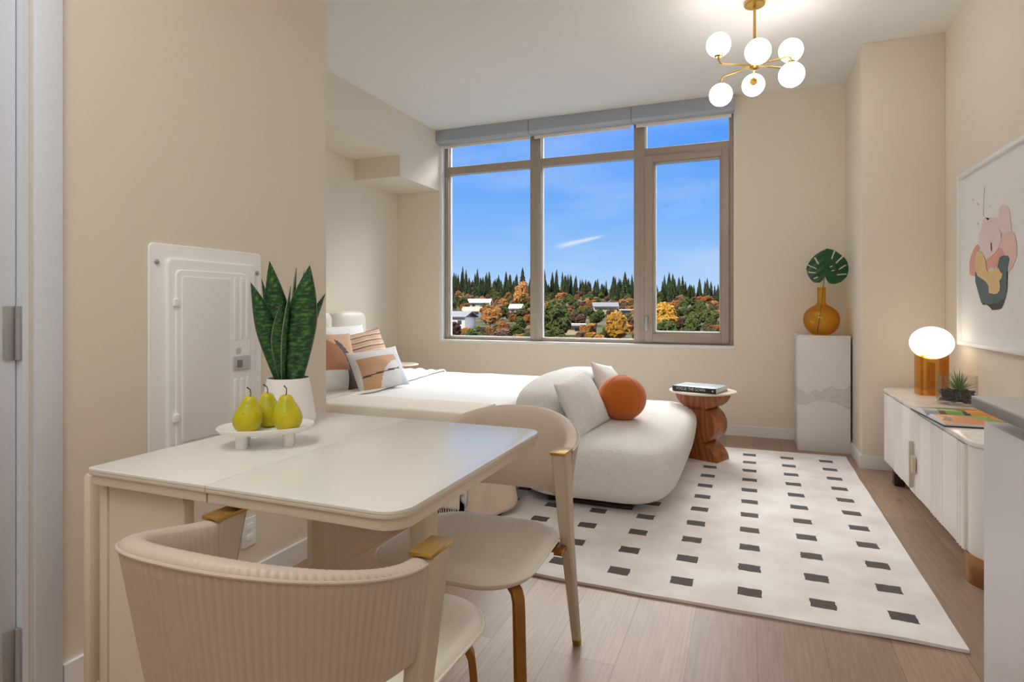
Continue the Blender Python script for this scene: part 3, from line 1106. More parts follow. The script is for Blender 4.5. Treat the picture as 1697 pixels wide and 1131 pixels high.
def yz(bm, y0, y1, z0, z1, x0, x1, r, e=.003, mi=0):
    b2 = bmesh.new()
    slab(b2, rrect(y0, y1, z0, z1, r, 5), x0, x1, e, mi)
    bmesh.ops.transform(b2, matrix=Matrix(((0, 0, 1, 0), (1, 0, 0, 0), (0, 1, 0, 0), (0, 0, 0, 1))), verts=b2.verts)
    me = bpy.data.meshes.new('tmp')
    b2.to_mesh(me)
    b2.free()
    bm.from_mesh(me)
    bpy.data.meshes.remove(me)
    return bm


bm = bmesh.new()
yz(bm, -.25, .25, -.44, .44, 0, .008, .018)
yz(bm, -.19, .205, -.385, .392, .006, .022, .02, .008)
build('panel_cover', bm, M['panel_white'], t)
bm = bmesh.new()
yz(bm, -.162, .172, -.345, .352, .02, .029, .02, .004)
yz(bm, -.142, .062, -.26, .33, .027, .032, .012, .003)
for y in (.098, .128, .158):
    yz(bm, y - .010, y + .010, .09, .335, .027, .0315, .008, .003)
    yz(bm, y - .010, y + .010, -.30, -.06, .027, .0315, .008, .003)
dp = build('panel_door', bm, M['panel_white'], t)
bm = bmesh.new()
yz(bm, .083, .168, -.028, .028, .028, .034, .003, .002, 0)
yz(bm, .10, .125, -.018, .012, .033, .036, .002, .001, 1)
yz(bm, .10, .122, .035, .06, .028, .031, .006, .001, 0)
tag(build('door_latch', bm, [M['plastic_grey'], M['dark_plastic']], dp), 'grey latch')
for z in (.235, -.17):
    build('panel_hinge', yz(bmesh.new(), -.172, -.152, z - .014, z + .014, .022, .034, .004, .002), M['panel_white'], t)
for y, z in ((-.222, .375), (.226, .36)):
    bm = bmesh.new()
    lathe(bm, [(.009, 0), (.009, .003), (.006, .006), (0, .007)], 16)
    bmesh.ops.transform(bm, matrix=Matrix(((0, 0, 1, .008), (0, 1, 0, y), (1, 0, 0, z), (0, 0, 0, 1))), verts=bm.verts)
    tag(build('screw', bm, M['silver'], t), 'silver screw')

t = thing('wall_outlet', 'white electrical outlet low on the left wall beneath the dining table', 'outlet', (XL, 1.862, .235))
build('cover_plate', yz(bmesh.new(), -.036, .036, -.058, .058, 0, .006, .006, .002), M['trim'], t)
bm = bmesh.new()
yz(bm, -.018, .018, .008, .036, .005, .008, .008, .001)
yz(bm, -.018, .018, -.036, -.008, .005, .008, .008, .001)
build('socket_face', bm, M['panel_white'], t)
t = thing('light_switch', 'white light switch at the end of the left wall behind the snake plant', 'switch', (XL, 2.19, 1.04))
build('cover_plate', yz(bmesh.new(), -.028, .028, -.05, .05, 0, .006, .006, .002), M['trim'], t)
build('rocker', yz(bmesh.new(), -.014, .014, -.03, .03, .005, .009, .003, .001), M['panel_white'], t)

# ================================================================== TABLE DECOR
t = thing('potted_snake_plant', 'snake plant with upright banded leaves in a white tapered pot on the table', 'plant', (-1.447, 1.595, .75))
bm = bmesh.new()
lathe(bm, [(.0, .0), (.066, .0), (.082, .006), (.089, .022), (.087, .045), (.078, .10), (.068, .158), (.0665, .162), (.0645, .161), (.063, .152), (.066, .13), (0, .13)], 48)
build('pot', bm, M['pot'], t)
bm = bmesh.new()
lathe(bm, [(.066, .131), (.064, .145), (.03, .150), (0, .149)], 32)
build('soil', bm, M['soil'], t)


def snake_leaf(base, tip, wid, fold, yaw, twist, bend):
    bm = bmesh.new()
    uvl = bm.loops.layers.uv.verify()
    base, tip = Vector(base), Vector(tip)
    n, m = 22, 6
    rows = []
    for j in range(n + 1):
        v = j / n
        c = base.lerp(tip, v) + Vector((0, 0, 0))
        side = (tip - base)
        side.z = 0
        c += Vector((side.x, side.y, 0)) * (v * v - v) * bend
        w = wid * (0.42 + 0.58 * math.sin(min(1, v / .55) * PI / 2)) * ((1 - max(0, (v - .5) / .5) ** 1.7))
        a = yaw + twist * v
        ax = Vector((math.cos(a), math.sin(a), 0))
        nm = Vector((-math.sin(a), math.cos(a), 0))
        rows.append([bm.verts.new(c + ax * (w * q) + nm * (fold * w * (q * q * 2.0))) for q in [(-1 + 2 * i / m) for i in range(m + 1)]])
    for j in range(n):
        for i in range(m):
            f = bm.faces.new((rows[j][i], rows[j][i + 1], rows[j + 1][i + 1], rows[j + 1][i]))
            for lp, q in zip(f.loops, ((i, j), (i + 1, j), (i + 1, j + 1), (i, j + 1))):
                lp[uvl].uv = (q[0] / m, q[1] / n)
    o = build('leaf', bm, M['snake'], t, sharp=0, recalc=False)
    for p in o.data.polygons:
        p.use_smooth = True
    s = o.modifiers.new('thickness', 'SOLIDIFY')
    s.thickness = .003
    s.offset = 0


# view from the camera: picture right is roughly (+.79,+.62)
cr = Vector((0.79, 0.61, 0))
cd = Vector((-0.61, 0.79, 0))
for (b, dpt, tp, dt, h, w, yaw, tw, fold, bend) in (
        (-.018, .0, -.118, .01, .345, .036, 70, -30, .30, .35),
        (-.012, .02, -.062, .03, .42, .042, 28, 10, .25, .2),
        (-.004, -.012, -.018, -.01, .285, .034, 60, 20, .40, .2),
        (.022, -.025, .070, -.02, .405, .053, 42, -6, .22, .6),
        (.03, .02, .118, .03, .31, .028, 100, -30, .35, .5),
        (.0, .035, -.09, .05, .36, .026, 90, 20, .35, .3),
        (.015, .03, .022, .05, .40, .024, 110, 30, .35, .2),
        (.005, .02, .048, .05, .39, .014, 80, 40, .3, .2),
        (-.01, -.02, .010, -.03, .335, .022, 110, 20, .3, .2)):
    snake_leaf(cr * b + cd * dpt + Vector((0, 0, .135)), cr * tp + cd * dt + Vector((0, 0, .135 + h)), w, fold, R(yaw), R(tw), bend)

# footed fruit dish
t = thing('footed_dish', 'long white footed ceramic dish holding three pears on the table', 'dish', (-1.30, 1.345, .75), R(38))
bm = bmesh.new()
secs = []
for d, z in ((.075, .036), (.03, .038), (.008, .046), (.0, .056), (.001, .0585), (.005, .057), (.02, .048), (.05, .044), (.085, .0435)):
    secs.append([(1.0 * (.132 - d) * sgn(math.cos(a), .8), (.088 - d * .86) * sgn(math.sin(a), .8), z) for a in [2 * PI * k / 48 for k in range(48)]])
sections(bm, secs)
build('bowl', bm, M['pot'], t, sharp=60)
for x, y in ((-.062, -.03), (.062, -.03), (-.062, .03), (.062, .03)):
    bm = bmesh.new()
    lathe(bm, [(.0145, 0), (.0155, .002), (.0165, .038)], 24, (x, y, 0))
    build('foot', bm, M['pot'], t)


def pear(name, loc, s, lean, az, label, ax):
    t = thing(name, label, 'pear', loc, az, 'pears on the white dish')
    bm = bmesh.new()
    prof = [(0, .0), (.012, .0005), (.022, .004), (.030, .012), (.0355, .024), (.0370, .036), (.0350, .050), (.0300, .062), (.0235, .073), (.0190, .081), (.0165, .088), (.0125, .0935), (.006, .0955), (0, .0945)]
    lathe(bm, [(r * s, z * s) for r, z in prof], 32)
    for v in bm.verts:
        q = max(0, v.co.z - .03 * s)
        v.co.x += lean * q + .0018 * noise.noise(v.co * 40 + Vector((ax, 0, 0)))
        v.co.y += .0018 * noise.noise(v.co * 40 + Vector((0, ax, 0)))
    build('fruit', bm, M['pear'], t, sharp=0)
    for p in t.children[0].data.polygons:
        p.use_smooth = True
    bm = bmesh.new()
    x = lean * .065 * s
    tube(bm, [(x, 0, .092 * s), (x + .002, 0, .102 * s), (x + .004 + ax * .004, .001, .112 * s), (x + .009 * ax, .002, .119 * s)], [.0018, .0015, .0016, .0022], 8)
    build('stem', bm, M['woodstem'], t)


pear('pear', (-1.324, 1.298, .7935), 1.08, .10, R(35), 'leftmost yellow pear at the front of the white dish', -1.0)
pear('pear', (-1.228, 1.352, .7935), 1.10, -.08, R(30), 'rightmost yellow pear on the white dish', -.6)
pear('pear', (-1.330, 1.384, .7935), 1.06, -.05, R(50), 'middle pear standing behind the other two on the dish', -1.2)

# ================================================================== BED
bed = thing('bed', 'low bed with ivory tufted headboard and white mattress in the alcove', 'bed', (-2.5, 3.87, 0))
bxo, byo = -2.5, 3.87


def lb(x0, x1, y0, y1, z0, z1, b):
    return bx(bmesh.new(), x0 - bxo, x1 - bxo, y0 - byo, y1 - byo, z0, z1, b, seg=4)


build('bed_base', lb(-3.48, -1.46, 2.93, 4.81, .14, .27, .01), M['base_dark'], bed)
build('mattress', lb(-3.47, -1.45, 2.86, 4.82, .27, .515, .06), M['linen'], bed)
for x, y in ((-1.50, 2.99), (-1.50, 4.75), (-3.35, 2.99), (-3.35, 4.75)):
    bm = bmesh.new()
    lathe(bm, [(.018, 0), (.026, .14)], 16, (x - bxo, y - byo, 0))
    build('leg', bm, M['black'], bed)
hb = build('headboard', lb(XA + .005, XA + .06, 2.90, 4.94, 0, 1.06, .02), M['headboard'], bed)
for k in range(4):
    y0 = 2.90 + k * .51
    yc = y0 + .255
    for (zc, hz) in ((.985, .125), (.73, .13), (.50, .12)):
        bm = bmesh.new()

        def tuft(p, yc=yc, zc=zc):
            d = abs(p.y + byo - yc) / .255
            p.x -= .030 * max(0, d - .55) / .45 * (1 if p.x + bxo > XA + .08 else 0)
            return p
        superquad(bm, (XA + .10 - bxo, yc - byo, zc), (.075, .253, hz), .55, .35, 40, 20, 0, .008, tuft)
        build('headboard_cushion', bm, M['headboard'], bed, sharp=0)
        for p in bed.children[-1].data.polygons:
            p.use_smooth = True
for o in bed.children:
    if o.name.startswith('headboard_cushion'):
        for p in o.data.polygons:
            p.use_smooth = True


# duvet: flat over the bed, hanging on the near side and the foot
def drape(x, y, x1, ya, yb, ztop, hang_n, hang_f, hang_x, wav):
    """push a flat cloth point down over the bed edges (foot at x1, near edge ya, far edge yb)"""
    z = ztop
    rr = .05
    dx = x - (x1 - rr)
    dn = (ya + rr) - y
    df = y - (yb - rr)

    def fold(d):
        if d <= 0:
            return 0.0, 0.0
        arc = rr * PI / 2
        if d < arc:
            a = d / rr
            return rr * math.sin(a), rr * (1 - math.cos(a))
        return rr, rr + (d - arc)
    ox, zx = fold(dx)
    on, zn = fold(dn)
    of, zf = fold(df)
    px = min(x, x1 - rr) + ox
    py = max(min(y, yb - rr), ya + rr) - on + of
    z -= max(zx, zn, zf) if min(zx, max(zn, zf)) < .02 else math.hypot(zx, max(zn, zf))
    dep = ztop - z
    if dep > .06:
        w = wav * min(1, (dep - .06) / .2)
        if zn > zx:
            py -= .012 + w * (.5 + .5 * math.sin(x * 21 + 1.3))
            py -= .0
        else:
            px += .008 + w * (.5 + .5 * math.sin(y * 19)) * .4
    px += 0
    return Vector((px, py, z + .006 * noise.noise(Vector((x * 5, y * 5, 1))) * (1 if dep < .05 else 0)))


o = sheet('duvet', lambda u, v: drape(-3.02 + 1.98 * u, 2.54 + 2.58 * v, -1.39, 2.82, 4.85, .548, .3, .3, .4, .014), 90, 110, M['linen'], thick=.03)
tag(o, 'plain white duvet spread flat over the bed up to the sofa back', 'duvet')
o = sheet('quilt', lambda u, v: drape(-3.10 + .62 * u + .10 * math.sin(v * 5), 2.52 + 2.54 * v, -1.0, 2.81, 4.86, .572 + .006 * math.sin(u * 34) + .006 * noise.noise(Vector((u * 6, v * 9, 3))), .3, .3, .4, .010), 60, 110, M['quilt'], thick=.012)
tag(o, 'pale beige quilt band folded back across the bed below the pillows', 'quilt')


def throw_fn(u, v):
    x = -2.42 + 1.02 * u + .03 * v
    y = 2.33 + .86 * v
    return drape(x, y, -.8, 2.795, 6.0, .584, .3, .3, .4, .010)


th = thing('throw_blanket', 'cream ribbed knit throw with fringe hanging over the near edge of the bed', 'throw', (0, 0, 0))
sheet('knit_cloth', throw_fn, 60, 60, M['knit'], th, .010)
bm = bmesh.new()
for k in range(74):
    u = (k + .5) / 74
    p = throw_fn(u, 0.0)
    a = random.uniform(-.012, .012)
    tube(bm, [p, p + Vector((a * .4, .002, -.03)), p + Vector((a, random.uniform(-.004, .008), -.085 - random.random() * .015))], [.0032, .0028, .0022], 5)
tag(build('fringe', bm, M['knit'], th), 'twisted cream fringe', kind='stuff')


def corner_fn(u, v):
    # loose corner of the under-blanket falling to the floor at the foot
    a = u * PI * .5
    top = Vector((-1.385 + .075 * math.sin(a), 2.90 + .05 - .05 * math.cos(a) - .03 + .22 * u * u, .46))
    d = v * (.44 - .10 * abs(u - .55))
    fl = .03 * math.sin(u * 9) * v
    out = Vector((math.sin(a), -math.cos(a) * .5, 0)) * (.02 + .06 * v + fl)
    return top + out + Vector((0, 0, -d))


o = sheet('bed_blanket', corner_fn, 30, 24, M['sheet'], None, .010)
tag(o, 'beige linen blanket corner hanging to the floor at the foot of the bed', 'blanket')


# pillows
def place_pillow(name, label, loc, rot, w, h, tk, mats, pick=None, seed=0., group='pillows on the bed', wr=.006, back=0, pinch=.07):
    bm = pillow(bmesh.new(), w, h, tk, 44, pinch, wr, seed, pick, back)
    o = build(name, bm, mats, None, loc, sharp=0, recalc=False)
    for p in o.data.polygons:
        p.use_smooth = True
    o.rotation_euler = rot
    tag(o, label, 'pillow', group)
    return o


def pick_front(u, v):
    if v > .55 or u < -.86:
        return 0
    if u > .62:
        return 3
    if abs(v + .25 - .10 * u) < .035 and u > -.9:
        return 2
    if (u - .62) ** 2 / 1.0 + (v + 1.0) ** 2 / 2.0 < 0.75:
        return 0
    return 1


def pick_sand(u, v):
    if v < -.30:
        return 0 if u < .42 else 3
    if (u + .35) ** 2 / .72 + (v + .25) ** 2 / .95 < 1:
        return 2
    if (u + .35) ** 2 / 1.15 + (v + .25) ** 2 / 1.3 < 1 and u > .2:
        return 3
    return 1


# rz=90 turns a cushion's front (-Y) towards +X (the foot of the bed)
place_pillow('bed_pillow', 'plain white sleeping pillow against the headboard behind the striped pillow', (-3.24, 4.22, .785), (R(-20), 0, R(84)), .66, .44, .18, [M['linen']], seed=2)
place_pillow('bed_pillow', 'plain white sleeping pillow against the headboard behind the sand pillow', (-3.24, 3.42, .785), (R(-20), 0, R(92)), .66, .44, .18, [M['linen']], seed=5)
place_pillow('throw_pillow', 'terracotta and cream striped pillow behind the white and tan cushion', (-2.84, 3.98, .755), (R(-26), R(-8), R(72)), .47, .43, .15, [M['stripe']], seed=9)
place_pillow('throw_pillow', 'sand, rust and cocoa colour-block pillow beside the end of the wall', (-2.70, 3.36, .76), (R(-22), R(4), R(78)), .50, .46, .16, [M['linen'], M['sand'], M['rust'], M['cocoa']], pick_sand, 12)
place_pillow('throw_pillow', 'small white and tan abstract cushion at the front of the pillows', (-2.46, 3.61, .705), (R(-26), R(-3), R(76)), .47, .31, .14, [M['linen'], M['tan'], M['cocoa'], M['pale_blue']], pick_front, 20)

# bedside table in the alcove corner
t = thing('bedside_table', 'small round cream bedside table in the alcove corner behind the bed', 'bedside table', (-3.30, 5.22, 0))
build('table_top', lathe(bmesh.new(), [(0, .55), (.17, .55), (.185, .556), (.19, .565), (.185, .572), (.17, .575), (0, .575)], 40), M['tabletop_stone'], t)
build('pedestal', lathe(bmesh.new(), [(.03, .02), (.026, .10), (.03, .55)], 20), M['tabletop_stone'], t)
build('base', lathe(bmesh.new(), [(0, 0), (.13, 0), (.13, .014), (.05, .024), (0, .024)], 32), M['tabletop_stone'], t)

# ================================================================== SOFA
sf = thing('boucle_sofa', 'white boucle armless sofa with round bolster back on the rug', 'sofa', (-.85, 4.05, 0))


def seat_fn(p):
    # lower edge tucks in, upper half swells out
    k = (p.z - .05) / .38
    s = 0.93 + .09 * math.sin(max(0, min(1, k)) * PI * .62)
    return Vector((p.x * s, p.y * (0.965 + .04 * math.sin(max(0, min(1, k)) * PI * .6)), p.z))


bm = bmesh.new()
superquad(bm, (0.01, 0.03, .228), (.475, .925, .200), .46, .40, 96, 44, 0, .006, seat_fn)
build('seat', bm, M['boucle'], sf, sharp=0)
bm = bmesh.new()
superquad(bm, (-.345, .03, .49), (.205, .74, .215), .72, .62, 72, 40, 0, .008)
build('bolster_back', bm, M['boucle'], sf, sharp=0)
for o in sf.children:
    for p in o.data.polygons:
        p.use_smooth = True
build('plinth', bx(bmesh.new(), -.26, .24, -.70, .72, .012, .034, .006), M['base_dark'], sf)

place_pillow('sofa_cushion', 'square white boucle cushion leaning on the near end of the sofa back', (-.94, 3.53, .565), (R(-26), R(-5), R(80)), .46, .35, .15, [M['cushion']], None, 31, 'cushions on the sofa', .008)
place_pillow('sofa_cushion', 'square white boucle cushion behind the orange ball on the sofa', (-.93, 4.26, .575), (R(-26), R(9), R(84)), .46, .36, .14, [M['cushion']], None, 44, 'cushions on the sofa', .008)
bl = thing('ball_cushion', 'burnt orange velvet ball cushion on the sofa seat', 'cushion', (-.765, 3.84, .42))
bm = bmesh.new()
superquad(bm, (0, 0, .145), (.156, .156, .145), 1.0, 1.0, 64, 36, 0)
build('ball', bm, M['velvet'], bl, sharp=0)
for p in bl.children[0].data.polygons:
    p.use_smooth = True
bm = bmesh.new()
for az, tilt in ((R(-35), R(12)), (R(55), R(25))):
    pts = []
    for k in range(49):
        a = 2 * PI * k / 48
        v = Vector((.1565 * math.cos(a), 0, .1455 * math.sin(a)))
        v = Matrix.Rotation(tilt, 3, 'Y') @ v
        v = Matrix.Rotation(az, 3, 'Z') @ v
        q = math.sqrt((v.x / .1565) ** 2 + (v.y / .1565) ** 2 + (v.z / .1455) ** 2)
        v /= q
        pts.append(v + Vector((0, 0, .145)))
    tube(bm, pts, .0016, 6)
build('seam', bm, M['velvet'], bl)

# ================================================================== SIDE TABLE + BOOK
st = thing('side_table', 'sculptural reddish oak side table of stacked discs with round stone top', 'side table', (-.33, 4.74, 0), R(-24))


def disc(bm, cz, r, hz, y0, y1, a0, a1, n=40):
    """thick upright disc (or part of one) extruded along Y"""
    pts = [(r * math.cos(R(a0 + (a1 - a0) * k / n)), cz + hz * math.sin(R(a0 + (a1 - a0) * k / n))) for k in range(n + (0 if abs(a1 - a0) >= 360 else 1))]
    e = .006
    sections(bm, [[(x * .97, y0, cz + (z - cz) * .97) for x, z in pts], [(x, y0 + e, z) for x, z in pts], [(x, y1 - e, z) for x, z in pts], [(x * .97, y1, cz + (z - cz) * .97) for x, z in pts]])
    return bm


build('lower_disc', disc(bmesh.new(), .0, .165, .145, -.10, .10, 0, 180), M['wood'], st)
build('middle_disc', disc(bmesh.new(), .27, .150, .142, -.10, .10, 0, 360), M['wood'], st)
build('upper_disc', disc(bmesh.new(), .505, .178, .125, -.10, .10, 180, 360), M['wood'], st)
build('table_top', lathe(bmesh.new(), [(0, .503), (.22, .503), (.243, .508), (.246, .514), (.243, .519), (.22, .521), (0, .521)], 56), M['tabletop_stone'], st)

bk = thing('hardcover_book', 'large pale blue hardcover book with black spine on the side table', 'book', (-.345, 4.70, .522), R(-17))
W2, D2 = .165, .125
build('cover', bx(bx(bmesh.new(), -W2, W2, -D2, D2, .034, .038, .001, 0), -W2, W2, -D2, D2, 0, .004, .001, 1), [M['book_cover'], M['book_dark']], bk)
build('page_block', bx(bmesh.new(), -W2 + .004, W2 - .004, -D2 + .002, D2 - .004, .004, .034), M['paper'], bk)
sp_ = build('spine', bx(bmesh.new(), -W2, W2, -D2 - .004, -D2 + .003, 0, .038, .0015), M['book_dark'], bk)


def text(name, s, size, mat, parent, mw, extrude=.0002):
    cu = bpy.data.curves.new(name, 'FONT')
    cu.body = s
    cu.size = size
    cu.extrude = extrude
    cu.align_x = 'LEFT'
    cu.align_y = 'CENTER'
    o = bpy.data.objects.new(name, cu)
    COL.objects.link(o)
    bpy.context.view_layer.update()
    me = bpy.data.meshes.new_from_object(o.evaluated_get(bpy.context.evaluated_depsgraph_get()))
    bpy.data.objects.remove(o)
    me.transform(mw)
    r = bpy.data.objects.new(name, me)
    COL.objects.link(r)
    me.materials.clear()
    me.materials.append(mat)
    r.parent = parent
    return r


text('spine_title', 'VOGUE: THE GOWN', .030, M['ink_white'], sp_, Matrix.Translation((-.135, -D2 - .0043, .019)) @ Matrix.Rotation(R(90), 4, 'X') @ Matrix.Scale(.80, 4, (1, 0, 0)))
bm = bmesh.new()
lathe(bm, [(.006, 0), (0, .0004)], 14)
bmesh.ops.transform(bm, matrix=Matrix.Translation((.142, -D2 - .0041, .019)) @ Matrix.Rotation(R(90), 4, 'X'), verts=bm.verts)
build('spine_emblem', bm, M['ink_white'], sp_)

# ================================================================== PEDESTAL + VASE
t = thing('marble_pedestal', 'tall square pedestal clad in grey-veined white marble by the pillar', 'pedestal', (.545, 5.485, 0))
build('column', bx(bmesh.new(), -.187, .187, -.187, .187, 0, .908, .002), M['marble'], t)
build('top_slab', bx(bmesh.new(), -.189, .189, -.189, .189, .908, .922, .002), M['marble'], t)

t = thing('amber_vase', 'round amber glass bottle vase standing on the marble pedestal', 'vase', (.545, 5.455, .9225))
prof_o = [(0, .0), (.055, .0), (.072, .006), (.098, .030), (.122, .062), (.134, .098), (.1365, .13), (.130, .165), (.112, .197), (.084, .222), (.052, .240), (.036, .252), (.0315, .27), (.0315, .33), (.033, .385)]
prof_i = [(r - .004 if r > .006 else 0, z if z > .006 else .007) for r, z in reversed(prof_o)]
build('vase_glass', lathe(bmesh.new(), prof_o + prof_i[:-1] + [(0, .008)], 56, cap=False), M['amber'], t, sharp=0)
for p in t.children[0].data.polygons:
    p.use_smooth = True

t = thing('monstera_stem', 'single green monstera leaf on a stem in the amber vase', 'leaf', (.545, 5.455, .93))
bm = bmesh.new()
tube(bm, [(-.03, 0, .012), (-.012, 0, .14), (.004, 0, .27), (.012, -.01, .38), (.018, -.022, .44), (.022, -.03, .47)], [.0035, .0032, .003, .0028, .0026, .002], 8)
build('stem', bm, M['stem'], t)
# heart-shaped blade with finger slits, laid out in its own plane (x right, z up, origin at the petiole)
K = .00093
HEART = [((a - 315) * K, (335 - b) * K) for a, b in (
    (315, 335), (302, 368), (272, 392), (230, 390), (200, 362), (178, 312), (171, 265), (180, 232), (205, 190), (240, 150), (290, 115),
    (330, 96), (345, 88), (390, 98), (430, 118), (462, 146), (490, 170), (510, 210), (518, 250), (512, 300), (495, 342), (450, 385), (390, 406), (350, 398), (328, 368))]
SLITS = [((a - 315) * K, (335 - b) * K, (c - 315) * K, (335 - d) * K, w * K) for a, b, c, d, w in (
    (243, 172, 266, 222, 11), (172, 226, 248, 268, 8), (188, 297, 240, 303, 9), (230, 353, 257, 342, 8), (408, 108, 381, 176, 10),
    (480, 152, 416, 216, 10), (494, 236, 438, 273, 8), (492, 315, 420, 322, 9), (364, 253, 381, 246, 8), (374, 288, 396, 283, 7))]


def in_leaf(x, z):
    c = False
    for (ax, az), (bx_, bz) in zip(HEART, HEART[1:] + HEART[:1]):
        if (az > z) != (bz > z) and x < (bx_ - ax) * (z - az) / (bz - az) + ax:
            c = not c
    if not c:
        return False
    for ax, az, bx_, bz, w in SLITS:
        dx, dz = bx_ - ax, bz - az
        q = max(0, min(1, ((x - ax) * dx + (z - az) * dz) / (dx * dx + dz * dz)))
        if (x - ax - q * dx) ** 2 + (z - az - q * dz) ** 2 < (w * .62) ** 2:
            return False
    return True


bm = bmesh.new()
G = .0024
cells = {}
for a in range(-60, 86):
    for b in range(-32, 100):
        if in_leaf((a + .5) * G, (b + .5) * G):
            cells[(a, b)] = 1
vmap = {}


def lv_(a, b):
    if (a, b) not in vmap:
        x, z = a * G, b * G
        vmap[(a, b)] = bm.verts.new((x, .22 * abs(x) ** 1.4 + .30 * (z - .08) ** 2 - .0025 * math.cos((abs(x) * .8 + z) * 95), z))
    return vmap[(a, b)]


for (a, b) in cells:
    bm.faces.new((lv_(a, b), lv_(a + 1, b), lv_(a + 1, b + 1), lv_(a, b + 1)))
bmesh.ops.transform(bm, matrix=Matrix.Translation((.022, -.03, .47)) @ Matrix.Rotation(R(12), 4, 'Z') @ Matrix.Rotation(R(-8), 4, 'X'), verts=bm.verts)
o = build('leaf_blade', bm, M['leaf'], t, sharp=60)
s = o.modifiers.new('thickness', 'SOLIDIFY')
s.thickness = .0015

# ================================================================== SIDEBOARD
sb = thing('sideboard', 'low warm white sideboard with rounded ends and fluted doors along the right wall', 'sideboard', (1.04, 3.82, 0))
SX0, SX1, SY0, SY1 = .835 - 1.04, 1.225 - 1.04, 2.86 - 3.82, 4.80 - 3.82
outl = rrect(SX0, SX1, SY0, SY1, (.02, .17, .17, .02), 12)
build('carcass', slab(bmesh.new(), rrect(SX0 + .012, SX1, SY0 + .012, SY1 - .012, (.02, .16, .16, .02), 12), .125, .578, .006), M['side_white'], sb)
build('stone_top', slab(bmesh.new(), outl, .579, .600, .005), M['stone_top'], sb)
y = SY0 + .17
ys = [SY0 + .17 + (SY1 - SY0 - .34) * k / 4 for k in range(5)]
for k in range(4):
    a, b = ys[k] + .002, ys[k + 1] - .002
    w = b - a
    bm = bmesh.new()
    # flat field with reeded bands at both sides
    bx(bm, SX0 + .002, SX0 + .02, a, b, .13, .574, .002)
    for q in range(3):
        for side in (0, 1):
            c = a + .018 + q * .034 if side == 0 else b - .018 - q * .034
            sec = [(SX0 + .008 - .010 * math.sin(PI * i / 6), c - .016 + .032 * i / 6) for i in range(7)]
            sections(bm, [[(x, yy, .13) for x, yy in sec], [(x, yy, .574) for x, yy in sec]])
    d = build('door', bm, M['side_white'], sb)
    if k == 2:
        h1 = bx(bmesh.new(), SX0 - .022, SX0 - .004, a + .012, a + .030, .16, .415, .003)
        tag(build('door_handle', h1, M['champagne'], d), 'tall slim champagne pull')
    if k == 1:
        h1 = bx(bmesh.new(), SX0 - .022, SX0 - .004, b - .05, b - .012, .255, .345, .003)
        tag(build('door_handle', h1, M['champagne'], d), 'short square champagne pull')
for yy in (SY0 + .19, SY1 - .30):
    bm = bmesh.new()
    if yy < 0:
        lathe(bm, [(.10, .0), (.10, .124)], 40, (SX0 + .135, yy, 0), 0, 1.25, 1.25)
    else:
        bx(bm, SX0 + .03, SX0 + .09, yy - .03, yy + .03, 0, .124, .004)
    tag(build('foot', bm, M['bronze'] if yy < 0 else M['base_dark'], sb), 'bronze oval foot' if yy < 0 else 'dark foot')

# ---- lamp
lp = thing('table_lamp', 'lit opal globe table lamp on amber acrylic base on the sideboard', 'lamp', (1.065, 4.40, .601), R(8))
bm = bmesh.new()
h = .262
bx(bm, -.076, .076, -.006, .006, 0, h, .001)
build('front_panel', bm, M['amber_thick'], lp)
build('side_panel', bx(bmesh.new(), -.076, -.064, -.006, .10, 0, h, .001), M['amber_thick'], lp)
build('side_panel', bx(bmesh.new(), .064, .076, -.006, .10, 0, h, .001), M['amber_thick'], lp)
build('centre_panel', bx(bmesh.new(), -.006, .006, .007, .10, 0, h - .06, .001), M['amber_thick'], lp)
bm = bmesh.new()
superquad(bm, (0, .045, h + .062), (.118, .118, .102), 1.0, 1.0, 48, 28)
gl_ = build('globe_shade', bm, M['lamp_globe'], lp, sharp=0)
for p in gl_.data.polygons:
    p.use_smooth = True

# ---- terrarium
tr_ = thing('terrarium', 'oval clear glass planter with black pebbles and spiky succulent on the sideboard', 'planter', (1.085, 4.05, .601), R(-30))
n = 48


def oval(a, b, z):
    return [(a * sgn(math.cos(2 * PI * k / n), .85), b * sgn(math.sin(2 * PI * k / n), .85), z) for k in range(n)]


bm = bmesh.new()
secs = [oval(.092, .062, 0), oval(.096, .066, .004), oval(.096, .066, .165), oval(.092, .062, .165), oval(.092, .062, .012), oval(.01, .01, .012)]
sections(bm, secs)
build('glass_bowl', bm, M['clear'], tr_, sharp=40)
bm = bmesh.new()
rnd = random.Random(3)
for k in range(330):
    while True:
        x, y = rnd.uniform(-.085, .085), rnd.uniform(-.054, .054)
        if (x / .086) ** 2 + (y / .056) ** 2 < 1:
            break
    z = rnd.uniform(.018, .082)
    r = rnd.uniform(.006, .0105)
    ret = bmesh.ops.create_icosphere(bm, subdivisions=1, radius=r, matrix=Matrix.Translation((x * .93, y * .9, z)) @ Matrix.Rotation(rnd.random() * 3, 4, 'X') @ Matrix.Diagonal((1.2, .9, .65, 1)))
tag(build('pebbles', bm, M['pebble'], tr_, sharp=0), 'black pebbles', kind='stuff')
bm = bmesh.new()
for k in range(46):
    az = k * 2.39996
    up = .25 + .75 * (k / 46)
    L_ = .075 + .045 * rnd.random()
    pts, rd = [], []
    for q in range(6):
        v = q / 5
        rr_ = L_ * (1 - up * .75) * v
        pts.append((.01 + rr_ * math.cos(az), rr_ * math.sin(az), .078 + L_ * v * (up * 1.0 + .15) - .02 * (1 - up) * v * v))
        rd.append(.0052 * (1 - v ** 1.6) + .0004)
    tube(bm, pts, rd, 6, 0, .5)
build('succulent', bm, M['succulent'], tr_, sharp=60)

# ---- open book
ob = thing('open_book', 'open picture book with orange and green pages on the sideboard', 'book', (.985, 3.53, .601), R(3))


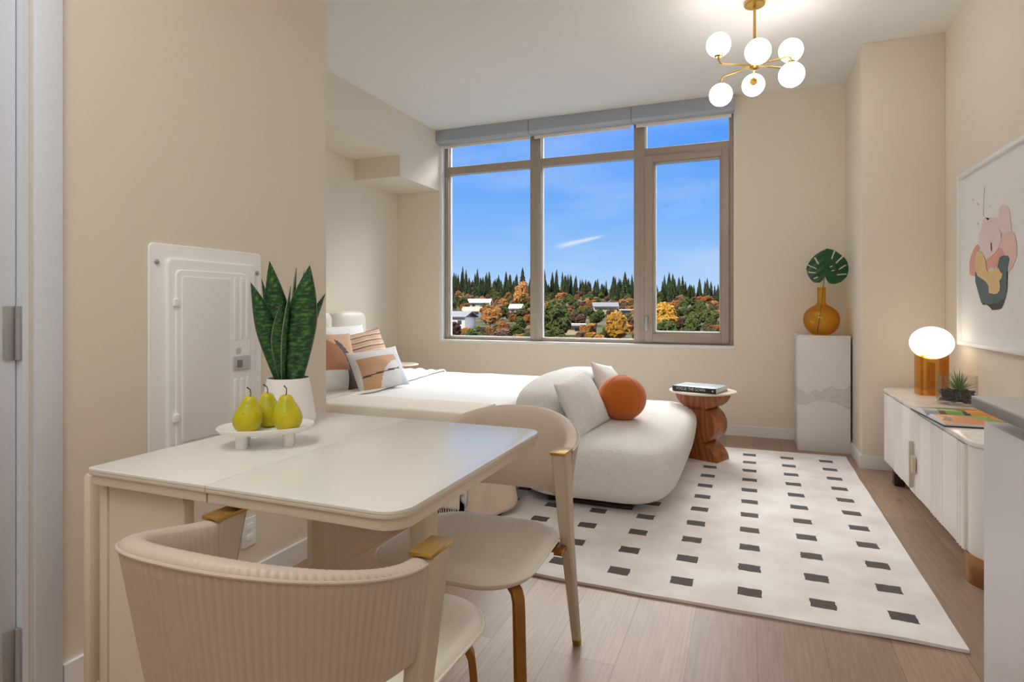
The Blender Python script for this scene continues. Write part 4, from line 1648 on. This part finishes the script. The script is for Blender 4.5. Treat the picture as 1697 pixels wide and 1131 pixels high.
def page_z(v):
    # cross profile of a page block from gutter (v=0) to fore edge (v=1)
    return .028 * math.sin(min(1, v * 2.2) * PI / 2) * (1 - .62 * max(0, (v - .25) / .75))


def page_block(side, pick, mats):
    bm = bmesh.new()
    nx_, ny_ = 36, 28
    half, dep = .165, .24
    top = [[bm.verts.new((-half + 2 * half * i / nx_, side * dep * j / ny_, .006 + page_z(j / ny_))) for i in range(nx_ + 1)] for j in range(ny_ + 1)]
    bot = [[bm.verts.new((-half + 2 * half * i / nx_, side * dep * j / ny_, .005)) for i in (0, nx_)] for j in range(ny_ + 1)]
    for j in range(ny_):
        for i in range(nx_):
            f = bm.faces.new((top[j][i], top[j][i + 1], top[j + 1][i + 1], top[j + 1][i]))
            f.material_index = pick(-1 + 2 * (i + .5) / nx_, (j + .5) / ny_)
        bm.faces.new((top[j][0], top[j + 1][0], bot[j + 1][0], bot[j][0]))
        bm.faces.new((top[j][nx_], bot[j][1], bot[j + 1][1], top[j + 1][nx_]))
    bm.faces.new([top[ny_][i] for i in range(nx_ + 1)] + [bot[ny_][1], bot[ny_][0]])
    build('page_block', bm, mats, ob, sharp=50)


def pick_far(u, v):
    w = u + .25 * (v - .5)
    if u < -.62:
        return 5
    if -.42 < w + .1 < .02:
        return 3
    if .02 <= w + .1 < .16:
        return 4
    return 2 if w < -.3 else 6


def pick_near(u, v):
    if abs(u - (-.55 + 1.25 * v)) < .20 * math.sin(min(1, v * 1.1 + .05) * PI) + .05 and v < .92:
        return 3
    if v < .35 and u > .1:
        return 6
    return 1 if noise.noise(Vector((u * 3, v * 4, 0))) > -.25 else 2


pm = [M['paper'], M['p_orange'], M['p_brown'], M['p_green'], M['p_dark'], M['page_blue'], M['p_amber']]
page_block(1, pick_far, pm)
page_block(-1, pick_near, pm)
bm = bmesh.new()
bx(bm, -.172, .172, -.248, -.006, 0, .004, .001)
bx(bm, -.172, .172, .006, .248, 0, .004, .001)
bx(bm, -.172, .172, -.006, .006, 0, .003)
build('cover_board', bm, M['navy'], ob)

# ================================================================== WALL ART
pic = thing('framed_art', 'white framed abstract watercolour in blush and slate on the right wall', 'picture', (XR, 3.98, 1.443))
PY0, PY1, PZ0, PZ1 = -.54, .54, -.527, .527
bm = bmesh.new()
fw = .022
for (y0, y1, z0, z1) in ((PY0, PY0 + fw, PZ0, PZ1), (PY1 - fw, PY1, PZ0, PZ1), (PY0 + fw, PY1 - fw, PZ0, PZ0 + fw), (PY0 + fw, PY1 - fw, PZ1 - fw, PZ1)):
    bx(bm, -.035, 0, y0, y1, z0, z1, .001)
build('picture_frame', bm, M['frame_white'], pic)
build('mat_board', bx(bmesh.new(), -.016, -.004, PY0 + fw, PY1 - fw, PZ0 + fw, PZ1 - fw), M['mat_board'], pic)
# painted shapes: (material index, [(y, z), ...]) in the picture's own plane
ART_POLYS = [(7, [(0.129, 0.381), (0.116, 0.38), (0.127, 0.302), (0.132, 0.219), (0.144, 0.221), (0.137, 0.304)]), (7, [(0.239, 0.313), (0.221, 0.308), (0.21, 0.293), (0.226, 0.293)]), (7, [(0.237, 0.2), (0.213, 0.19), (0.21, 0.179), (0.226, 0.184)]), (7, [(0.314, 0.347), (0.303, 0.346), (0.292, 0.329), (0.306, 0.333)]), (7, [(0.042, 0.264), (0.03, 0.261), (0.032, 0.254), (0.044, 0.257)]), (1, [(0.16, 0.134), (0.157, 0.185), (0.132, 0.208), (0.104, 0.207), (0.066, 0.186), (0.042, 0.195), (-0.001, 0.196), (-0.052, 0.186), (-0.089, 0.168), (-0.105, 0.142), (-0.098, 0.103), (0.023, 0.104)]), (1, [(-0.089, 0.144), (-0.089, 0.205), (-0.107, 0.233), (-0.142, 0.242), (-0.185, 0.23), (-0.223, 0.207), (-0.24, 0.158), (-0.252, 0.106), (-0.248, 0.082), (-0.181, 0.079), (-0.116, 0.097)]), (2, [(-0.071, 0.041), (-0.129, 0.074), (-0.192, 0.087), (-0.248, 0.09), (-0.292, 0.075), (-0.312, 0.033), (-0.324, -0.025), (-0.316, -0.049), (-0.284, -0.075), (-0.256, -0.102), (-0.213, -0.118), (-0.192, -0.09), (-0.138, -0.035), (-0.105, 0.011)]), (3, [(0.36, -0.096), (0.362, -0.026), (0.337, 0.011), (0.286, 0.051), (0.226, 0.072), (0.194, 0.048), (0.226, -0.007), (0.253, -0.063), (0.258, -0.115), (0.322, -0.107)]), (3, [(0.084, -0.027), (0.023, -0.023), (-0.052, -0.002), (-0.105, 0.02), (-0.149, 0.007), (-0.185, -0.039), (-0.138, -0.052), (-0.071, -0.069), (-0.025, -0.084), (0.023, -0.077), (0.066, -0.092), (0.089, -0.063)]), (1, [(0.199, 0.058), (0.205, 0.125), (0.168, 0.149), (0.096, 0.154), (-0.001, 0.144), (-0.093, 0.124), (-0.125, 0.087), (-0.12, 0.045), (-0.082, 0.013), (-0.025, -0.008), (0.035, -0.022), (0.096, -0.017), (0.147, 0.024)]), (4, [(0.264, -0.091), (0.199, -0.104), (0.121, -0.126), (-0.048, -0.117), (-0.105, -0.032), (-0.149, -0.025), (-0.213, -0.031), (-0.235, -0.051), (-0.21, -0.091), (-0.198, -0.124), (-0.206, -0.167), (-0.202, -0.209), (-0.177, -0.247), (-0.138, -0.281), (-0.071, -0.276), (0.023, -0.272), (0.096, -0.275), (0.168, -0.265), (0.205, -0.218), (0.221, -0.179), (0.258, -0.149)]), (5, [(0.168, -0.264), (0.096, -0.275), (-0.001, -0.274), (-0.082, -0.272), (-0.177, -0.244), (-0.159, -0.272), (-0.12, -0.302), (-0.052, -0.308), (-0.001, -0.31), (0.035, -0.294), (0.059, -0.28), (0.134, -0.282)]), (6, [(0.264, -0.062), (0.261, -0.014), (0.237, 0.023), (0.183, 0.028), (0.137, 0.005), (0.096, -0.035), (0.084, -0.082), (0.059, -0.106), (-0.001, -0.096), (-0.052, -0.083), (-0.093, -0.088), (-0.116, -0.111), (-0.144, -0.121), (-0.129, -0.142), (-0.102, -0.154), (-0.111, -0.181), (-0.105, -0.207), (-0.071, -0.222), (-0.025, -0.224), (0.047, -0.216), (0.052, -0.175), (0.096, -0.151), (0.147, -0.135), (0.226, -0.112)]), (5, [(0.018, 0.058), (0.004, 0.059), (0.001, 0.012), (0.011, 0.011), (0.018, 0.031)])]
bm = bmesh.new()
amats = [M['paper'], M['a_blush'], M['a_pink'], M['a_coral'], M['a_teal'], M['a_black'], M['a_gold'], M['a_grey']]
bx(bm, -.0172, -.016, -.44, .44, -.43, .43)
for k, (mi, pts) in enumerate(ART_POLYS):
    x = -.0174 - .00025 * k
    vs = [bm.verts.new((x, y, z)) for y, z in pts]
    f = bm.faces.new(vs)
    f.material_index = mi
    bmesh.ops.triangulate(bm, faces=[f])
build('art_print', bm, amats, pic, sharp=0)

# ================================================================== ISLAND
isl = thing('kitchen_island', 'white kitchen island with grey quartz counter at the right edge', 'kitchen island', (.9, 1.3, 0))
build('end_panel', bx(bmesh.new(), .585 - .9, 1.20 - .9, .2 - 1.3, 1.96 - 1.3, 0, .842, .002), M['island'], isl)
build('countertop', bx(bx(bmesh.new(), .553 - .9, 1.215 - .9, .2 - 1.3, 1.945 - 1.3, .908, .912, .001, 0), .553 - .9, 1.215 - .9, .2 - 1.3, 1.945 - 1.3, .882, .908, .001, 1), [M['quartz'], M['quartz_edge']], isl)
build('recess', bx(bmesh.new(), .66 - .9, 1.19 - .9, .25 - 1.3, 1.90 - 1.3, .842, .882, .001), M['quartz_edge'], isl)
build('glass_strip', bx(bmesh.new(), .640 - .9, .652 - .9, .3 - 1.3, 1.80 - 1.3, .843, .881, .001), M['frosted'], isl)

# ================================================================== CHANDELIER
ch = thing('chandelier', 'brass chandelier with six lit opal globes hanging from the ceiling', 'chandelier', (.029, 3.967, 2.638))
build('canopy', lathe(bmesh.new(), [(0, .366), (.058, .366), (.062, .372), (.062, .392)], 32), M['brass'], ch)
build('rod', tube(bmesh.new(), [(0, 0, .0), (0, 0, .368)], .0085, 14), M['brass'], ch)
bm = bmesh.new()
lathe(bm, [(0, -.03), (.012, -.03), (.026, -.022), (.03, -.004), (.028, .02), (.012, .03), (0, .03)], 24)
build('hub', bm, M['brass'], ch)
for ang, kind, Rr in ((-152, 1, .232), (148, -1, .238), (91, 0, .255), (34, 1, .255), (-20, -1, .215), (-86, 0, .175)):
    d = Vector((math.cos(R(ang)), math.sin(R(ang)), 0))
    if kind:
        pts = [d * .018, d * (Rr - .03), d * (Rr - .010) + Vector((0, 0, .006 * kind)), d * Rr + Vector((0, 0, .028 * kind)), d * Rr + Vector((0, 0, .048 * kind))]
        gc = d * Rr + Vector((0, 0, (.048 + .066) * kind))
        axis = Vector((0, 0, kind))
    else:
        pts = [d * .018, d * (Rr * .5), d * Rr]
        gc = d * (Rr + .062) + Vector((0, 0, -.012))
        axis = d
    ar = build('arm', tube(bmesh.new(), pts, .0055, 10), M['brass'], ch)
    bm = bmesh.new()
    lathe(bm, [(.006, -.012), (.019, -.010), (.026, -.001), (.026, .004), (0, .006)], 24)
    rot = axis.to_track_quat('Z', 'Y').to_matrix().to_4x4()
    bmesh.ops.transform(bm, matrix=Matrix.Translation(gc - axis * .066) @ rot, verts=bm.verts)
    build('globe_cup', bm, M['brass'], ar)
    bm = bmesh.new()
    bmesh.ops.create_uvsphere(bm, u_segments=32, v_segments=20, radius=.072, matrix=Matrix.Translation(gc))
    g = build('globe', bm, M['globe'], ar, sharp=0)
    for p in g.data.polygons:
        p.use_smooth = True

# ================================================================== OUTSIDE
def hill(x, y):
    t = max(0.0, min(1.35, (y - 105) / 235.0))
    return -8.5 + 15.0 * t - .045 * (x + 60) * t + 1.2 * noise.noise(Vector((x * .02, y * .02, 0)))


bm = bmesh.new()
nx, ny = 60, 40
vs = [[bm.verts.new((-330 + 480 * i / nx, 40 + 400 * j / ny, hill(-330 + 480 * i / nx, 40 + 400 * j / ny))) for i in range(nx + 1)] for j in range(ny + 1)]
for j in range(ny):
    for i in range(nx):
        bm.faces.new((vs[j][i], vs[j][i + 1], vs[j + 1][i + 1], vs[j + 1][i]))
struct(build('hillside', bm, M['ground'], sharp=0))


def conifer_mesh(seed, slim):
    r = random.Random(seed)
    bm = bmesh.new()
    H_ = 12.0
    lathe(bm, [(.28, -.6), (.2, H_ * .5), (.04, H_)], 6, (0, 0, 0), 1)
    n_l = 13
    for k in range(n_l):
        q = k / n_l
        z = 1.0 + (H_ - 1.2) * q
        rad = 2.9 * slim * (1 - q) ** .85 + .22
        hh = H_ / n_l * 1.9
        m = 14
        off = r.random() * 6
        tip = bm.verts.new((r.uniform(-.1, .1), r.uniform(-.1, .1), z + hh))
        ring = []
        for i in range(m):
            a = off + 2 * PI * i / m
            rr_ = rad * ((1.0 if i % 2 else .58) + r.uniform(-.16, .16))
            ring.append(bm.verts.new((rr_ * math.cos(a), rr_ * math.sin(a), z - .22 * rr_ + r.uniform(-.15, .15))))
        mid = bm.verts.new((0, 0, z + .1))
        for i in range(m):
            bm.faces.new((ring[i], ring[(i + 1) % m], tip))
            bm.faces.new((ring[(i + 1) % m], ring[i], mid))
    me = bpy.data.meshes.new('conifer')
    bm.to_mesh(me)
    bm.free()
    return me


def broad_mesh(seed, wid, hgt, airy):
    r = random.Random(seed)
    bm = bmesh.new()
    lathe(bm, [(.3, -.6), (.2, hgt * .45), (.05, hgt * .7)], 6, (0, 0, 0), 1)
    for k in range(11):
        a = r.random() * 6.28
        q = r.random()
        rr_ = wid * .55 * math.sqrt(r.random())
        c = Vector((rr_ * math.cos(a), rr_ * math.sin(a), hgt * (.36 + .48 * q)))
        rad = wid * (.36 + .16 * r.random()) * (1.15 - .5 * q)
        ret = bmesh.ops.create_icosphere(bm, subdivisions=3, radius=rad, matrix=Matrix.Translation(c))
        for v in ret['verts']:
            d = (v.co - c)
            v.co = c + d * (1 + airy * noise.noise(v.co * 1.3 + Vector((seed, 0, 0))) + airy * 1.3 * noise.noise(v.co * 3.4))
    me = bpy.data.meshes.new('broadleaf')
    bm.to_mesh(me)
    bm.free()
    return me


con = [conifer_mesh(s, w) for s, w in ((1, 1.0), (2, .78), (3, 1.2), (4, .65))]
for me in con:
    me.materials.append(M['conifer'])
    me.materials.append(M['trunk'])
broads = {}
for key, mat in (('orange', 't_orange'), ('yellow', 't_yellow'), ('olive', 't_olive'), ('russet', 't_russet'), ('red', 't_red')):
    broads[key] = [broad_mesh(s + len(key), w, h_, .35) for s, w, h_ in ((11, 3.4, 8.0), (12, 4.0, 9.0))]
    for me in broads[key]:
        me.materials.append(M[mat])
        me.materials.append(M['trunk'])
LAB = {'conifer': ('conifer_tree', 'dark evergreen conifer on the wooded hillside outside the window', 'conifers on the hillside'),
       'orange': ('autumn_tree', 'orange autumn tree among evergreens outside the window', 'orange trees on the hillside'),
       'yellow': ('autumn_tree', 'golden yellow autumn tree on the hillside outside the window', 'yellow trees on the hillside'),
       'olive': ('leafy_tree', 'olive green leafy tree on the hillside outside the window', 'green leafy trees on the hillside'),
       'russet': ('autumn_tree', 'russet brown half-bare tree on the hillside outside the window', 'russet trees on the hillside'),
       'red': ('autumn_bush', 'crimson autumn bush low on the hillside outside the window', 'crimson bushes on the hillside')}


SLIM = (1.0, .78, 1.2, .65)


def plant(kind, x, y, s, rnd, zsc=1.0, label=None, sink=0.3, var=None):
    me = con[rnd.randrange(4) if var is None else var] if kind == 'conifer' else rnd.choice(broads[kind])
    nm, lb_, gp = LAB[kind]
    o = bpy.data.objects.new(nm, me)
    COL.objects.link(o)
    o.location = (x, y, hill(x, y) - sink)
    o.rotation_euler = (0, 0, rnd.random() * 6.28)
    o.scale = (s, s, s * zsc)
    tag(o, label or lb_, 'tree' if kind != 'red' else 'bush', None if label else gp)


def at(px, dist):
    """ground position seen in a picture column at a given distance from the window wall"""
    a = math.atan((px - 848.5) / 990.0) - R(21.68)
    return math.tan(a) * dist, dist


rnd = random.Random(21)
HOUSES = [(762, 150, 11, 9, 4.6, 'h_white', 'r_grey', 0, 'white two-storey house with grey roof at the lower left of the view'),
          (795, 225, 14, 7, 3.4, 'h_white', 'r_white', 0, 'long white flat-roofed house high on the slope in the left pane'),
          (783, 190, 9, 8, 3.2, 'h_grey', 'r_tan', 0, 'grey house with tan roof below the long white house'),
          (856, 205, 6, 6, 3.4, 'h_white', 'r_white', 0, 'small white gabled house in the left pane beside the mullion'),
          (903, 172, 7, 6, 4.0, 'h_white', 'r_white', 1, 'boxy white house at the left of the central pane'),
          (945, 150, 11, 7, 3.0, 'h_cream', 'r_white', 1, 'low cream flat-roofed house in the middle of the central pane'),
          (1003, 215, 13, 7, 4.2, 'h_cream', 'r_grey', 0, 'cream house high on the slope in the central pane'),
          (925, 160, 8, 6, 2.6, 'h_brick', 'r_grey', 0, 'brown house beside the low cream house'),
          (1042, 205, 8, 6, 3.4, 'h_grey', 'r_white', 1, 'grey flat-roofed house beside the opening casement')]
keep = []
for (px, dist, w, dpt, h_, wm, rm, flat, lab) in HOUSES:
    x, y = at(px, dist)
    z = hill(x, y)
    w, dpt, h_ = w * .62, dpt * .62, h_ * .72
    t = thing('house', lab, 'house', (x, y, z), R(rnd.uniform(-12, 25)))
    keep.append((px, dist))
    build('walls', bx(bmesh.new(), -w / 2, w / 2, -dpt / 2, dpt / 2, -2, h_), M[wm], t, sharp=0)
    bm = bmesh.new()
    if flat:
        bx(bm, -w / 2 - .6, w / 2 + .6, -dpt / 2 - .8, dpt / 2 + .6, h_, h_ + .45)
    else:
        e = .7
        sec = [(-dpt / 2 - e, h_ - .2), (0, h_ + 1.3), (dpt / 2 + e, h_ - .2), (dpt / 2 + e, h_ + .1), (0, h_ + 1.6), (-dpt / 2 - e, h_ + .1)]
        sections(bm, [[(-w / 2 - e, yy, zz) for yy, zz in sec], [(w / 2 + e, yy, zz) for yy, zz in sec]])
        for sx in (-1, 1):
            v3 = [bm.verts.new((sx * w / 2, yy, zz)) for yy, zz in ((-dpt / 2, h_ - .1), (dpt / 2, h_ - .1), (0, h_ + 1.35))]
            bm.faces.new(v3)
    build('roof', bm, M[rm], t, sharp=0)
    nw = max(2, int(w / 3))
    for k in range(nw):
        xx = -w / 2 + w * (k + .5) / nw
        build('window', bx(bmesh.new(), xx - .6, xx + .6, -dpt / 2 - .06, -dpt / 2 + .05, h_ * .38, h_ * .72), M['h_glass'], t, sharp=0)


def clear_of_houses(px, dist):
    for hp, hd in keep:
        if dist < hd + 9 and abs(px - hp) < 990.0 / hd * 4.2 and dist > hd - 14:
            return False
    return True


# named trees first
SPEC = [('orange', 866, 226, 1.2, 1.25, 'tall bright orange tree on the left pane skyline beside the mullion'),
        ('yellow', 1022, 128, 1.0, 1.0, 'broad golden yellow tree low in the central pane'),
        ('yellow', 985, 118, .62, .8, 'low yellow bush at the bottom of the central pane'),
        ('yellow', 1101, 150, 1.08, 1.05, 'large golden orange tree at the left of the casement pane'),
        ('red', 1018, 112, .38, .62, 'crimson bush at the bottom of the central pane'),
        ('russet', 828, 122, .80, .62, 'russet bush spreading along the bottom of the left pane'),
        ('orange', 812, 156, .75, .95, 'orange tree beside the white house in the left pane'),
        ('yellow', 752, 116, .5, .55, 'yellow bush in the bottom corner of the left pane'),
        ('olive', 920, 135, 1.0, 1.1, 'yellow-green tree left of the low cream house'),
        ('conifer', 1036, 280, 1.15, 1.1, 'tallest conifer on the central pane skyline'),
        ('conifer', 866, 300, 1.2, 1.15, 'tallest conifer on the left pane skyline beside the mullion')]
for (kd, px, dist, s, zs, lab) in SPEC:
    x, y = at(px, dist)
    plant(kd, x, y, s, rnd, zs, lab)
placed = [(at(px, dist), 3.4 * s) for (kd, px, dist, s, zs, lab) in SPEC] + [(at(px, dist), w * .33 + 1.0) for (px, dist, w, *_) in HOUSES]


def free(x, y, r):
    return all((x - q[0][0]) ** 2 + (y - q[0][1]) ** 2 > (r + q[1]) ** 2 for q in placed)


n_con = 0
for row in range(46):
    dist = 345 - row * 5.2
    step = 2.6
    x0, _ = at(690, dist)
    x1, _ = at(1250, dist)
    x = x0 + rnd.random() * step
    while x < x1:
        y = dist + rnd.uniform(-3, 3)
        px = 848.5 + 990 * math.tan(math.atan(x / y) + R(21.68))
        if row < 14:
            kind = 'conifer' if rnd.random() < .86 else rnd.choice(('olive', 'russet', 'orange'))
        elif px > 1070:
            kind = rnd.choice(('olive',) * 9 + ('conifer',) * 8 + ('russet',) * 1 + ('orange',) * 2)
        else:
            kind = rnd.choice(('conifer',) * 13 + ('olive',) * 5 + ('orange',) * 3 + ('russet',) * 2)
        s_ = rnd.uniform(.55, .98) * (1.0 if row < 14 else 1.15) if kind == 'conifer' else rnd.uniform(.38, .66)
        var = rnd.choice((0, 1, 1, 2, 3, 3))
        r_ = 2.85 * SLIM[var] * s_ if kind == 'conifer' else 3.7 * s_
        if clear_of_houses(px, y) and free(x, y, r_) and not (kind == 'conifer' and n_con >= 300):
            n_con += kind == 'conifer'
            placed.append(((x, y), r_))
            plant(kind, x, y, s_, rnd, rnd.uniform(.7, 1.3) if kind == 'conifer' else rnd.uniform(.75, 1.05), var=var)
        x += step * rnd.uniform(.5, 1.3)
print('conifers', n_con, 'trees', len(placed))
